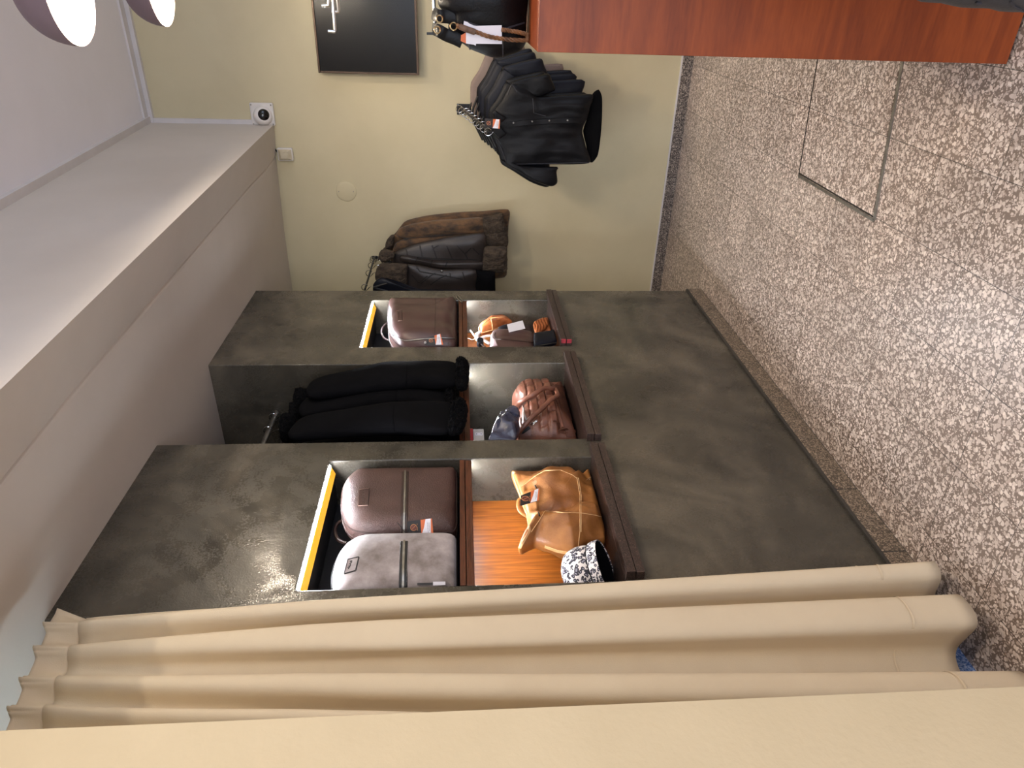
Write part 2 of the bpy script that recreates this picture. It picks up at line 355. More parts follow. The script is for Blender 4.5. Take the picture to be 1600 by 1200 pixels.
GREYS = M('grey_suede', (176, 166, 166), (118, 108, 104), 11, 0.85, 0.3, 240, sheen=0.3)
TAN = M('tan_leather', (166, 108, 54), (118, 70, 30), 9, 0.40, 0.35, 260, lo=0.3, hi=0.7)
TAN_L = M('pale_tan_edge', (222, 178, 128), (205, 158, 108), 20, 0.6)
TAN2 = M('burnt_orange_leather', (184, 104, 54), (128, 66, 30), 14, 0.45, 0.4, 240)
COGNAC = M('cognac_leather', (136, 88, 70), (98, 60, 46), 14, 0.34, 0.45, 180)
COGNAC_D = M('dark_cognac_leather', (96, 58, 44), (76, 44, 32), 10, 0.42, 0.3, 200)
NAVY = M('blue_grey_shiny_leather', (74, 76, 96), (34, 36, 50), 16, 0.24, 0.3, 130)
BLACKL = M('black_leather', (15, 15, 18), (9, 9, 12), 8, 0.42, 0.3, 200, spec=0.22)
BLACKN = M('black_navy_leather', (20, 23, 34), (13, 15, 24), 8, 0.45, 0.3, 200, spec=0.25)
GREIGE = M('taupe_cloth', (140, 122, 112), (126, 108, 98), 8, 0.8, 0.2, 200)
SUEDEB = M('worn_brown_suede', (112, 80, 48), (36, 26, 18), 24, 0.8, 0.5, 120, stretch=(1, 1, 0.5), sheen=0.2)
QUILT = M('dark_brown_leather', (50, 42, 39), (35, 29, 27), 9, 0.42, 0.35, 160)
FURB = M('brown_shearling', (80, 67, 54), (42, 33, 26), 40, 0.95, 1.0, 120, bdist=0.012, stretch=(1, 1, 0.4))
FURK = M('black_shearling', (8, 8, 11), (3, 3, 5), 60, 0.95, 1.0, 150, bdist=0.012, spec=0.1)
BLACKS = M('black_suede', (12, 12, 15), (8, 8, 10), 7, 0.9, 0.3, 200, spec=0.06)
FABRIC = M('cream_curtain_cloth', (238, 222, 194), (232, 215, 187), 6, 0.85, 0.3, 420)
_n = FABRIC.node_tree.nodes; _l = FABRIC.node_tree.links; _t = _n.new('ShaderNodeBsdfTranslucent'); _t.inputs[0].default_value = lin((236, 224, 202)); _m = _n.new('ShaderNodeMixShader'); _m.inputs[0].default_value = 0.20
_l.new(_n['Principled BSDF'].outputs[0], _m.inputs[1]); _l.new(_t.outputs[0], _m.inputs[2]); _l.new(_m.outputs[0], _n['Material Output'].inputs[0])
SCREEN = M('tv_screen', (14, 13, 12), (11, 10, 9), 3, 0.22, spec=0.3)
BRONZE = M('bronze_bezel', (92, 76, 64), (76, 62, 52), 10, 0.35, metal=0.7)
CARD_K = M('black_card', (40, 38, 40), (34, 32, 34), 10, 0.5)
CARD_O = M('orange_print', (226, 122, 72), (216, 108, 60), 10, 0.5)
CARD_W = M('white_sticker', (240, 238, 246), (234, 232, 240), 10, 0.5)
CARD_I = M('grey_ink', (120, 116, 128), (108, 104, 116), 10, 0.6)
CARD_G = M('copper_foil', (218, 160, 110), (200, 140, 92), 10, 0.35, metal=0.4)
CARD_R = M('maroon_print', (112, 62, 54), (100, 52, 46), 10, 0.5)
RED = M('red_print', (176, 26, 46), (156, 20, 38), 10, 0.4)
REDCH = M('red_chip_paint', (196, 70, 84), (150, 44, 56), 60, 0.5)
PLAS = M('white_plastic', (222, 216, 210), (214, 208, 202), 10, 0.4)
PLAS_Y = M('yellowed_plastic', (206, 196, 172), (190, 176, 148), 20, 0.45)
LENS = M('black_lens', (8, 8, 10), (6, 6, 8), 5, 0.12)
LAMP_O = M('mauve_lacquer', (126, 108, 114), (118, 100, 106), 6, 0.5)
LAMP_I = M('white_lamp_lining', (176, 166, 150), (158, 148, 132), 6, 0.6)
DENIM = M('dark_grey_leather', (64, 63, 66), (46, 45, 48), 9, 0.5, 0.3, 220)
TAPE_Y = EM('led_tape_phosphor', (1.0, 0.55, 0.03), 0.75, (0.8, 0.42, 0.03))
LED = EM('led_glow', (0.86, 0.92, 1.0), LED_STR)
LED_LOW = EM('soft_led_glow', (0.9, 0.94, 1.0), LED_STR * 0.66)
GLOW = EM('bulb_glow', (1.0, 0.82, 0.58), 14.0)

YP = 1.485; XW = 4.3335; ZS = 2.44
# ------------------------------------------------------------------ the room
struct(MB().box((-2.6, -4.0, -0.1), (XW + 0.1, 2.3, 0)).build('floor', FLOOR))
def zceil(x): return 3.004 + (x - 2.62) * 0.065
def zfas(x): return 2.302 + (x - 1.314) * 0.0371
YF = 0.767
struct(MB().add([(-2.6, -4, zceil(-2.6)), (XW + .1, -4, zceil(XW + .1)), (XW + .1, YF + .1, zceil(XW + .1)), (-2.6, YF + .1, zceil(-2.6)),
                 (-2.6, -4, 3.4), (XW + .1, -4, 3.4), (XW + .1, YF + .1, 3.4), (-2.6, YF + .1, 3.4)],
                [(0, 1, 2, 3), (4, 7, 6, 5), (0, 4, 5, 1), (1, 5, 6, 2), (2, 6, 7, 3), (3, 7, 4, 0)]).build('ceiling', CEILING))
struct(MB().box((XW, -4.0, 0), (XW + 0.12, 2.3, 3.45)).build('wall_right', PLASTER))
struct(MB().box((-2.6, 2.1, 0), (XW, 2.3, 2.9)).build('wall_back', PLASTER))
struct(MB().box((-2.72, -4.0, 0), (-2.6, 2.3, 3.4)).build('wall_far', PLASTER))
fr = MB(); fr.box((-2.6, -4.12, 0), (-0.2, -4.0, 3.4)); fr.box((3.4, -4.12, 0), (XW, -4.0, 3.4)); fr.box((-0.2, -4.12, 0), (3.4, -4.0, 0.45)); fr.box((-0.2, -4.12, 2.55), (3.4, -4.0, 3.4))
struct(fr.build('wall_front', PLASTER))
# bulkhead over the niches: upright face, a sloping band under it up to a crack, then the lower ceiling
def crack(x): return 1.035 - (x - 1.45) * 0.033
X0, X1 = -2.6, XW
def prof(x):
    c = crack(x); zc = min(2.425, zfas(x) + 0.11) if x < 4 else zfas(x) + 0.012
    return [(x, YF, zceil(x) + .02), (x, YF, zfas(x)), (x, c, zc), (x, c + .004, zc + .012), (x, c + .012, zc + .004), (x, c + .02, zc + .002)]
bk = MB(); xs = [X0 + (X1 - X0) * i / 24 for i in range(25)]
pr = [prof(x) for x in xs]; n = len(pr[0])
bk.add([p for r in pr for p in r], [(i * n + j, i * n + j + 1, (i + 1) * n + j + 1, (i + 1) * n + j) for i in range(24) for j in range(n - 1)])
struct(bk.build('wall_bulkhead', SOFFIT, smooth=True, angle=12))
sf = MB()
def zsof(x, y):
    c = crack(x) + .02; z0 = prof(x)[-1][2]; t = min(1, max(0, (y - c) / (YP - 0.1 - c))); return z0 + (ZS - z0) * t
sf.add([(x, crack(x) + .02 + (2.3 - crack(x) - .02) * j / 12, zsof(x, crack(x) + .02 + (2.3 - crack(x) - .02) * j / 12)) for x in xs for j in range(13)],
       [(i * 13 + j, i * 13 + j + 1, (i + 1) * 13 + j + 1, (i + 1) * 13 + j) for i in range(24) for j in range(12)])
struct(sf.build('ceiling_lower', SOFFIT, smooth=True))
# grey microcement display wall with three niche bays
xs_ = [1.345, 1.425, 2.025, 2.142, 2.738, 2.903, 3.445, 3.575]; zs_ = [0.083, 0.88, 1.812, 2.45]; ys_ = [YP, 1.69, 2.03, 2.1]
def solid(i, j, k):
    if not (0 <= i < 7 and 0 <= j < 3 and 0 <= k < 3): return False
    if k == 1 and i in (1, 5): return j >= 1
    if k >= 1 and i == 3: return j >= 2
    return True
dw = MB(); faces = []
for i in range(7):
    for j in range(3):
        for k in range(3):
            if not solid(i, j, k): continue
            x0, x1, y0, y1, z0, z1 = xs_[i], xs_[i + 1], ys_[j], ys_[j + 1], zs_[k], zs_[k + 1]
            if not solid(i - 1, j, k): dw.add([(x0, y0, z0), (x0, y1, z0), (x0, y1, z1), (x0, y0, z1)], [(0, 1, 2, 3)])
            if not solid(i + 1, j, k): dw.add([(x1, y0, z0), (x1, y1, z0), (x1, y1, z1), (x1, y0, z1)], [(3, 2, 1, 0)])
            if not solid(i, j - 1, k): dw.add([(x0, y0, z0), (x1, y0, z0), (x1, y0, z1), (x0, y0, z1)], [(0, 1, 2, 3)])
            if not solid(i, j + 1, k): dw.add([(x0, y1, z0), (x1, y1, z0), (x1, y1, z1), (x0, y1, z1)], [(3, 2, 1, 0)])
            if not solid(i, j, k - 1): dw.add([(x0, y0, z0), (x1, y0, z0), (x1, y1, z0), (x0, y1, z0)], [(3, 2, 1, 0)])
            if not solid(i, j, k + 1): dw.add([(x0, y0, z1), (x1, y0, z1), (x1, y1, z1), (x0, y1, z1)], [(0, 1, 2, 3)])
struct(dw.build('wall_niches', CEMENT, bevel=0.004))
# set-back bit of wall behind the curtain
struct(MB().box((0.2, 1.60, 0.0), (1.345, 2.1, 2.45)).build('wall_recess', PLASTER_W))
# near left partition
struct(MB().box((-2.6, 1.1, 0), (0.766, 1.24, 2.36)).build('wall_left', PLASTER_W))
# skirtings
bb = MB(); x = 1.345
for jx in [1.345] + [1.62 + 0.305 * i for i in range(7)]:
    pass
js = [1.345, 1.50, 1.80, 2.10, 2.40, 2.70, 3.0, 3.3, 3.577]
for a, b in zip(js, js[1:]): bb.box((a + .002, 1.472, 0.003), (b - .002, 1.50, 0.076))
bb.box((3.549, 1.50, 0), (3.577, 2.1, 0.078)); struct(bb.build('baseboard_niches', BASE_K, bevel=0.002))
struct(MB().box((3.575, 1.474, 0.0), (1.36, 1.484, 0.088)).build('trim_1', M('dark_plinth', (66, 62, 58), (52, 49, 46), 5, 0.5)))
bb = MB(); js = [-4.0 + 0.42 * i for i in range(15)] + [2.1]
for a, b in zip(js, js[1:]): bb.box((XW - 0.012, a + .001, 0), (XW, b - .001, 0.062))
struct(bb.build('baseboard_right', BASE_T))
struct(MB().box((XW - 0.010, -4, 0.062), (XW, 2.1, 0.07)).build('trim_2', WHITE))
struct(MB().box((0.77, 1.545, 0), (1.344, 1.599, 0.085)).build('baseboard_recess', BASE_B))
# slim white trunking along the ceiling corner
t = MB(); t.add([], [])
def bar(mb, a, b, u, v, mi=0):
    a, b = Vector(a), Vector(b); c = (a + b) / 2; mb.obox(c, (b - a) / 2, Vector(u), Vector(v), mi)
bar(t, (XW - .012, -4, zceil(XW) - .018), (XW - .012, YF, zceil(XW) - .018), (.012, 0, 0), (0, 0, .020)); struct(t.build('trim_3', WHITE))
t = MB(); bar(t, (XW - .05, -4, zceil(XW) - .007), (XW - .05, YF, zceil(XW) - .007), (.024, 0, 0), (0, 0, .008)); struct(t.build('trim_4', WHITE))
t = MB(); bar(t, (X0, YF - .016, zceil(X0) - .010), (XW, YF - .016, zceil(XW) - .010), (0, .018, 0), (0, 0, .012)); struct(t.build('trim_5', WHITE))
t = MB(); bar(t, (XW - .010, YF - .012, 2.49), (XW - .010, YF - .012, zceil(XW) - .03), (.010, 0, 0), (0, .012, 0)); struct(t.build('trim_6', WHITE))
# wooden backs of the two shallow lower niches
struct(MB().box((1.426, 1.678, 0.88), (2.024, 1.70, 1.322)).build('trim_7', TEAK))
struct(MB().box((2.904, 1.678, 0.88), (3.444, 1.70, 1.322)).build('trim_8', TEAK))

DARKL = M('black_lining_board', (30, 29, 32), (24, 23, 26), 6, 0.6)
for a, b, nm in ((1.426, 2.024, 'trim_9'), (2.904, 3.444, 'trim_10')):
    mb = MB(); mb.box((a, 1.680, 1.358), (b, 1.689, 1.811)); mb.box((a, 1.536, 1.803), (b, 1.679, 1.811)); struct(mb.build(nm, DARKL))

# ------------------------------------------------------------------ ledges, shelves, light strips of the niches
def ledge(x0, x1, depth, label, red, xa, xb):
    o = thing('stone_ledge', label, 'ledge', ((x0 + x1) / 2, 1.45, 0.83), 'stone ledges of the niches')
    mb = MB(); mb.box((x0, 1.452, 0.856), (x1, 1.4845, 0.8830)); mb.box((xa, 1.485, 0.8815), (xb, 1.485 + depth, 0.8830)); mb.build('top_slab', GRANITE, o, bevel=0.0015)
    MB().box((x0, 1.454, 0.829), (x1, 1.4845, 0.8535)).build('bottom_slab', GRANITE, o, bevel=0.0015)
    if red:
        e = MB(); e.box((x0 - .0015, 1.451, 0.858), (x0 + .006, 1.47, 0.8785)); e.box((x0 - .0015, 1.453, 0.831), (x0 + .006, 1.47, 0.8525)); e.build('worn_red_end', REDCH, o)
ledge(1.426, 2.072, 0.192, 'dark stone ledge under the tan tote and leopard cap', False, 1.427, 2.023)
ledge(2.125, 2.795, 0.40, 'dark stone ledge under the quilted cognac handbag', False, 2.144, 2.736)
ledge(2.905, 3.515, 0.192, 'dark stone ledge with a worn red end under the wallets', True, 2.905, 3.443)
def shelf(x0, x1, depth, label, yf=0.0):
    o = thing('wooden_shelf', label, 'shelf', ((x0 + x1) / 2, 1.5, 1.32), 'wooden shelves across the niches')
    MB().box((x0, 1.487 + yf, 1.340), (x1, 1.483 + depth, 1.357)).build('upper_board', DARKWOOD, o, bevel=0.001)
    MB().box((x0, 1.489 + yf, 1.322), (x1, 1.485 + depth, 1.3375)).box((x0, 1.489 + yf, 1.3155), (x1, 1.495 + yf, 1.3225)).build('lower_board', DARKWOOD, o, bevel=0.001)
shelf(1.428, 2.022, 0.19, 'double board dark wooden shelf under the two rucksacks left')
shelf(2.145, 2.735, 0.52, 'double board dark wooden shelf below the black coats', .035)
shelf(2.906, 3.442, 0.19, 'double board dark wooden shelf under the single brown rucksack')
def led_top(x0, x1, label):
    o = thing('led_strip', label, 'light strip', ((x0 + x1) / 2, 1.5, 1.79), 'light strips of the niches')
    def q(s, t): return (s, 1.4875 + t * 0.040, 1.8095 - t * 0.016)
    bk = MB(); nv = Vector((0, 0.016, 0.040)).normalized() * 0.004
    a = [Vector(q(x0, 0)), Vector(q(x1, 0)), Vector(q(x1, 1)), Vector(q(x0, 1))]
    bk.prism([p + nv * 0.2 for p in a], nv * 0.6); bk.build('backing', WHITE, o)
    for (t0, t1, mt, nm) in ((0.02, 0.20, LED, 'lit_tape'), (0.27, 0.98, TAPE_Y, 'phosphor_tape')):
        b = [Vector(q(x0 + .004, t0)), Vector(q(x1 - .004, t0)), Vector(q(x1 - .004, t1)), Vector(q(x0 + .004, t1))]
        MB().prism([p - nv * 0.1 for p in b], -nv * 0.25).build(nm, mt, o)
led_top(1.427, 2.010, 'glowing white and yellow light strip above the two rucksacks')
led_top(2.905, 3.440, 'glowing white and yellow light strip above the single rucksack')
def led_under(x0, x1, label, yf=0.0):
    o = thing('led_strip', label, 'light strip', ((x0 + x1) / 2, 1.5, 1.305), 'light strips of the niches')
    def q(s, t): return (s, 1.505 + yf + t * 0.02, 1.3198 + t * 0.0008)
    nv = Vector((0, -0.002, 0.02)).normalized() * 0.003
    a = [Vector(q(x0, 0)), Vector(q(x1, 0)), Vector(q(x1, 1)), Vector(q(x0, 1))]
    MB().prism([p + nv * 0.1 for p in a], nv * 0.5).build('backing', WHITE, o)
    b = [Vector(q(x0 + .004, .2)), Vector(q(x1 - .004, .2)), Vector(q(x1 - .004, .8)), Vector(q(x0 + .004, .8))]
    MB().prism([p - nv * 0.1 for p in b], -nv * 0.2).build('lit_tape', LED_LOW, o)
led_under(1.43, 2.020, 'glowing light strip under the shelf over the tan tote')
led_under(2.32, 2.734, 'glowing light strip under the shelf over the quilted handbag', .03)
led_under(2.906, 3.44, 'glowing light strip under the shelf over the wallets')

# ------------------------------------------------------------------ floor hatch
o = thing('floor_hatch', 'rectangular terrazzo floor hatch with a dark metal edge beside the counter', 'hatch', (2.45, 0.42, 0))
A, B, C_, D = [Vector(p) for p in ((2.739, 0.645, 0), (2.153, 0.648, 0), (2.251, 0.152, 0), (2.815, 0.152, 0))]
def fbar(mb, a, b, wd, z=0.003):
    d = (b - a).normalized(); s = Vector((-d.y, d.x, 0)) * wd / 2; mb.prism([a - s, b - s, b + s, a + s], (0, 0, z))
f1 = MB(); fbar(f1, A, B, 0.010); f1.build('edge_strip', STEEL, o)
f1 = MB(); fbar(f1, B, C_, 0.013); f1.build('edge_strip', STEEL, o)
f1 = MB(); fbar(f1, A, D, 0.004, 0.002); f1.build('edge_strip', BLACKM, o)
f1 = MB(); k = 0.016; cen = (A + B + C_ + D) / 4
f1.prism([(p + (cen - p).normalized() * k) for p in (A, B, C_, D)][::-1], (0, 0, 0.0015)); f1.build('cover', FLOOR, o)
dk = MB(); fbar(dk, A + Vector((.0, -.010, 0)), B + Vector((0, -.010, 0)), 0.005, 0.002); dk.build('gap', BLACKM, o)

# ------------------------------------------------------------------ curtain
o = thing('curtain', 'long cream pinch pleated curtain hanging beside the dark niche wall', 'curtain', (1.1, 1.42, 0.05))
RT = [1.262, 1.190, 1.103, 1.030, 0.955, 0.88, 0.81, 0.74]; RB = [1.325, 1.185, 0.940, 0.845, 0.78, 0.72, 0.65, 0.59]
def interp(R, s):
    if s <= 0: return R[0] + (R[0] - R[1]) * (-s) * 0.92
    i = min(int(s), len(R) - 2); return R[i] + (R[i + 1] - R[i]) * (s - i)
S0, S1 = -0.62, 6.5
def cur(u, v):        # v 0 pinch line -> 1 hem
    s = S0 + (S1 - S0) * u; t = v ** 0.8
    x = interp(RT, s) * (1 - t) + interp(RB, s) * t
    if s < -0.2: x += (1.385 - 1.3) * 0.1 * t
    ph = 2 * PI * s; amp = (0.018 + 0.022 * min(1, v * 4) + 0.014 * max(0, v - .5) * 2) * (1 if s > -0.5 else 0.8)
    amp *= 1 + 0.45 * v * max(0, 1 - abs(s - 1.5) / .5)
    c = math.cos(ph); c = math.copysign(abs(c) ** 0.8, c)
    x -= 0.10 * (interp(RB, max(0, s)) - interp(RB, max(0, s) + .6)) / .6 * math.sin(2 * ph) * min(1, v * 3) * (1 if s > 0 else .0)
    y = 1.425 - amp * c + 0.006 * nz((s * 1.3, v * 2.2, 0), 1, 3) - 0.02 * t
    zt = 2.296 - 0.010 * s; zh = 0.052 + 0.006 * math.sin(ph + 1) + (0.026 * (1 - math.cos(ph)) if s > 0.5 else 0)
    return (x, y, zt + (zh - zt) * v)
MB().grid(cur, 300, 60).build('drape', FABRIC, o, smooth=True, angle=180, solid=0.003)
def head(u, v):
    s = S0 + (S1 - S0) * u; x = interp(RT, s); d = abs(s - round(s))
    ridge = 0.5 + 0.5 * math.cos(PI * min(1, d / 0.26))
    amp = 0.018 * (1 - v) * math.cos(2 * PI * s) + v * (0.020 * ridge * (0.8 + 0.2 * math.cos(d * 44)))
    y = 1.425 - amp - 0.008 * v
    zt = 2.296 - 0.010 * s; top = 2.378 - 0.013 * s - 0.008 * (1 - ridge)
    return (x + (0.02 * v if s < -0.3 else 0), y, zt + (top - zt) * v)
MB().grid(head, 300, 10).build('pleated_heading', FABRIC, o, smooth=True, angle=180, solid=0.003)
def hem(u, v):
    p = Vector(cur(u, 0.924)); q = Vector(cur(u, 0.927)); return p.lerp(q, v) + Vector((0, -0.0042, 0))
MB().grid(hem, 300, 1).build('hem_stitching', M('hem_thread', (222, 204, 174), (214, 196, 166), 20, 0.9), o, smooth=True)
o = thing('curtain_rail', 'slim white curtain rail hidden behind the pleated heading', 'rail', (1.0, 1.47, 2.285))
MB().box((0.77, 1.466, 2.285), (1.20, 1.480, 2.300)).build('track', WHITE, o)
for xx in (0.80, 0.92): MB().box((xx, 1.468, 2.3005), (xx + .015, 1.478, 2.445)).build('bracket', WHITE, o)

# ------------------------------------------------------------------ counter
o = thing('counter', 'reddish cherry veneer counter with a flat side panel', 'counter', (2.05, -0.6, 0))
CX, CY = 1.790, 0.146
MB().box((CX, -1.6, 0.008), (CX + .018, CY, 1.165)).build('front_panel', CHERRY, o, bevel=0.001)
MB().box((CX + .0185, -1.6, 1.143), (CX + .56, CY, 1.165)).build('worktop', CHERRY, o, bevel=0.001)
MB().box((CX + .0185, CY - .022, 0.008), (CX + .54, CY - .001, 1.1425)).build('end_panel', CHERRY, o)
MB().box((CX + .0185, -1.6, 0.008), (CX + .54, -1.58, 1.1425)).build('end_panel', CHERRY, o)
MB().box((CX + .0185, -1.578, 0.0), (CX + .5, CY - .03, 0.05)).build('plinth', BLACKP, o)

# ------------------------------------------------------------------ things on the right wall
o = thing('television', 'black flat television with a thin bronze bezel on the wall', 'television', (4.27, -0.03, 1.555))
zb, zt, y1, y0 = 1.566, 2.118, 0.480, -0.52
MB().box((4.262, y0 + .010, zb + .012), (4.268, y1 - .010, zt - .012)).build('screen', SCREEN, o)
fm = MB(); fm.box((4.256, y0, zb), (4.272, y1, zb + .013)); fm.box((4.256, y0, zt - .011), (4.272, y1, zt)); fm.box((4.256, y1 - .011, zb + .0135), (4.272, y1, zt - .0115)); fm.box((4.256, y0, zb + .0135), (4.272, y0 + .011, zt - .0115))
fm.build('bezel', BRONZE, o, bevel=0.002)
MB().box((4.272, y0 + .004, zb + .004), (4.300, y1 - .004, zt - .004)).build('back_case', BLACKP, o)
MB().box((4.300, -0.2, 1.72), (4.333, 0.16, 1.96)).build('wall_bracket', BLACKM, o)

c = on(411, 178, 0, XW); o = thing('security_camera', 'white dome security camera with a round black lens', 'camera', (XW - .02, c.y, c.z - .05))
MB().box((XW - .022, c.y - .062, c.z - .066), (XW - .0005, c.y + .062, c.z + .066)).build('base_plate', PLAS, o, bevel=0.008)
ax = Vector((-0.86, -0.3, -0.35)).normalized(); cc = Vector((XW - .022, c.y + .006, c.z - .004))
MB().lathe([(0.052, -.01), (0.052, .012), (0.047, .026), (0.036, .034), (0.031, .034)], cc, ax).build('collar', PLAS, o, smooth=True)
MB().lathe([(0.031, .0335), (0.027, .039), (0.014, .044), (0.0005, .046)], cc, ax).build('lens', LENS, o, smooth=True)
for a, b in ((-1, -1), (1, -1), (-1, 1), (1, 1)): MB().lathe([(0.0045, 0), (0.0045, .0015), (0.0003, .002)], (XW - .022, c.y + a * .052, c.z + b * .055), (-1, 0, 0), 10).build('screw', STEEL, o)
c = on(447, 240, 0, XW); o = thing('emergency_light', 'small yellowed emergency light box on the wall under the bulkhead', 'light', (XW - .02, c.y, c.z - .04))
MB().box((XW - .03, c.y - .036, c.z - .044), (XW - .0005, c.y + .036, c.z + .044)).build('housing', PLAS, o, bevel=0.006)
pts = [(XW - .0305, c.y - .030, c.z - .038), (XW - .0305, c.y + .030, c.z - .038), (XW - .0305, c.y + .030, c.z + .038), (XW - .0305, c.y - .030, c.z + .038)]
inn = [(XW - .044, c.y - .020, c.z - .022), (XW - .044, c.y + .020, c.z - .022), (XW - .044, c.y + .020, c.z + .022), (XW - .044, c.y - .020, c.z + .022)]
MB().add(pts + inn, [(0, 1, 5, 4), (1, 2, 6, 5), (2, 3, 7, 6), (3, 0, 4, 7), (4, 5, 6, 7), (3, 2, 1, 0)]).build('diffuser', PLAS_Y, o)
MB().tube(smooth_path([(XW - .012, c.y - .01, c.z + .044), (XW - .012, c.y - .03, c.z + .062)], 4), 0.005).build('cable', BLACKP, o)
c = on(541, 299, 0, XW); o = thing('cover_plate', 'round cream blanking plate screwed to the wall', 'cover plate', (XW, c.y, c.z - .06))
MB().lathe([(0.0, .006), (0.055, .006), (0.060, .004), (0.0615, .0002)], (XW, c.y, c.z), (-1, 0, 0), 40).build('disc', PLASTER, o, smooth=True, angle=30)
for dz in (-.044, .044): MB().lathe([(0.0, .0075), (0.003, .0075), (0.003, .005)], (XW, c.y, c.z + dz), (-1, 0, 0), 10).build('screw', STEEL, o)

# ------------------------------------------------------------------ pendant lamps
def pendant(c, label, zc):
    o = thing('pendant_lamp', label, 'lamp', (c[0], c[1], c[2]), 'pendant lamps over the counter')
    R = 0.121; out = [(R, 0.0)]
    for i in range(1, 12):
        a = i / 12 * PI / 2; out.append((R * math.cos(a) ** 0.85, 0.118 * math.sin(a)))
    out += [(0.018, .125), (0.018, .17), (0.002, .172)]
    inn = [(R - .001, 0.0006)] + [((R - .004) * math.cos(i / 12 * PI / 2) ** 0.85, 0.112 * math.sin(i / 12 * PI / 2)) for i in range(1, 12)] + [(0.0005, .113)]
    MB().lathe(out, c, (0, 0, 1), 48).build('shade', LAMP_O, o, smooth=True, angle=60)
    MB().lathe(inn, c, (0, 0, 1), 48).build('shade_lining', LAMP_I, o, smooth=True, angle=60)
    MB().tube([(c[0], c[1], c[2] + .17), (c[0], c[1], zc - .03)], 0.004).build('cord', BLACKP, o)
    MB().lathe([(0.045, 0), (0.045, -.02), (0.01, -.035), (0.001, -.036)], (c[0], c[1], zc), (0, 0, 1), 24).build('ceiling_rose', LAMP_O, o)
    MB().lathe([(0.0003, -.034), (0.014, -.031), (0.026, -.018), (0.030, 0), (0.026, .018), (0.015, .034), (0.013, .05)], (c[0], c[1], c[2] + .05), (0, 0, 1), 24).build('bulb', GLOW, o, smooth=True)
    d = bpy.data.lights.new('pendant_light', 'POINT'); d.energy = BULB; d.color = WARM; d.shadow_soft_size = 0.03
    l = bpy.data.objects.new('pendant_light', d); COL.objects.link(l); l.parent = o; l.location = (0, 0, 0.006)
pendant((1.985, 0.055, 2.275), 'mauve domed pendant lamp in the upper corner, the nearer one', zceil(1.985))
pendant((2.83, 0.060, 2.365), 'mauve domed pendant lamp beyond the nearer one towards the wall', zceil(2.83))
def ceiling_spot(x, y, label, aim, watts, ang):
    z = zceil(x); o = thing('ceiling_spot', label, 'spotlight', (x, y, z - .06), 'ceiling spots before the right wall')
    MB().lathe([(.045, 0), (.045, -.05), (.038, -.055), (.034, -.05), (.030, -.02), (.0005, -.018)], (x, y, z), (0, 0, 1), 28).build('housing', WHITE, o, smooth=True, angle=40)
    d = bpy.data.lights.new('spot_light', 'SPOT'); d.energy = watts; d.color = WARM; d.spot_size = math.radians(ang); d.spot_blend = .45; d.shadow_soft_size = .025
    l = bpy.data.objects.new('spot_light', d); COL.objects.link(l); l.parent = o; l.location = (0, 0, -.005)
    l.rotation_euler = (Vector(aim) - Vector((x, y, z - .06))).to_track_quat('-Z', 'Y').to_euler()
ceiling_spot(3.42, -.12, 'white ceiling spot over the counter, the one nearer the niche wall', (3.42, -.10, 0), SPOT_W, 108)
ceiling_spot(3.78, -.52, 'white ceiling spot above the television side of the room', (3.78, -.50, 0), SPOT_W, 92)
ceiling_spot(0.35, -.75, 'unseen ceiling spot added to brighten the curtain', (1.15, 1.42, .9), 60.0, 62)  # extra lamp added out of view to lift the curtain and left wall
# cool backlight added out of sight, shines through the curtain cloth
o = thing('added_backlight', 'slim cool white tube added unseen behind the curtain as backlight', 'light', (1.0, 1.58, 2.19))
MB().box((.80, 1.585, 2.202), (1.30, 1.5995, 2.222)).build('holder', WHITE, o)
MB().tube([(.81, 1.572, 2.196), (1.29, 1.572, 2.196)], .010, 12).build('tube', EM('backlight_glow', (.68, .86, 1.0), 18.0), o, smooth=True, angle=60)
# fill panel added out of view on the ceiling to brighten the room
o = thing('added_fill_panel', 'unseen square fill panel added on the ceiling to brighten the room', 'ceiling light', (0.4, -1.6, zceil(.4) - .03))
MB().box((0.1, -1.9, zceil(.4) - .045), (0.7, -1.3, zceil(.4) - .004)).build('frame', WHITE, o)
MB().box((0.13, -1.87, zceil(.4) - .05), (0.67, -1.33, zceil(.4) - .046)).build('diffuser', EM('fill_panel_glow', (1.0, .9, .78), 3.0), o)
area('added_fill_light', (0.4, -1.6, zceil(.4) - .055), (0, 0, 0), 0.54, 0.54, FILL_W, (1.0, 0.86, 0.70))

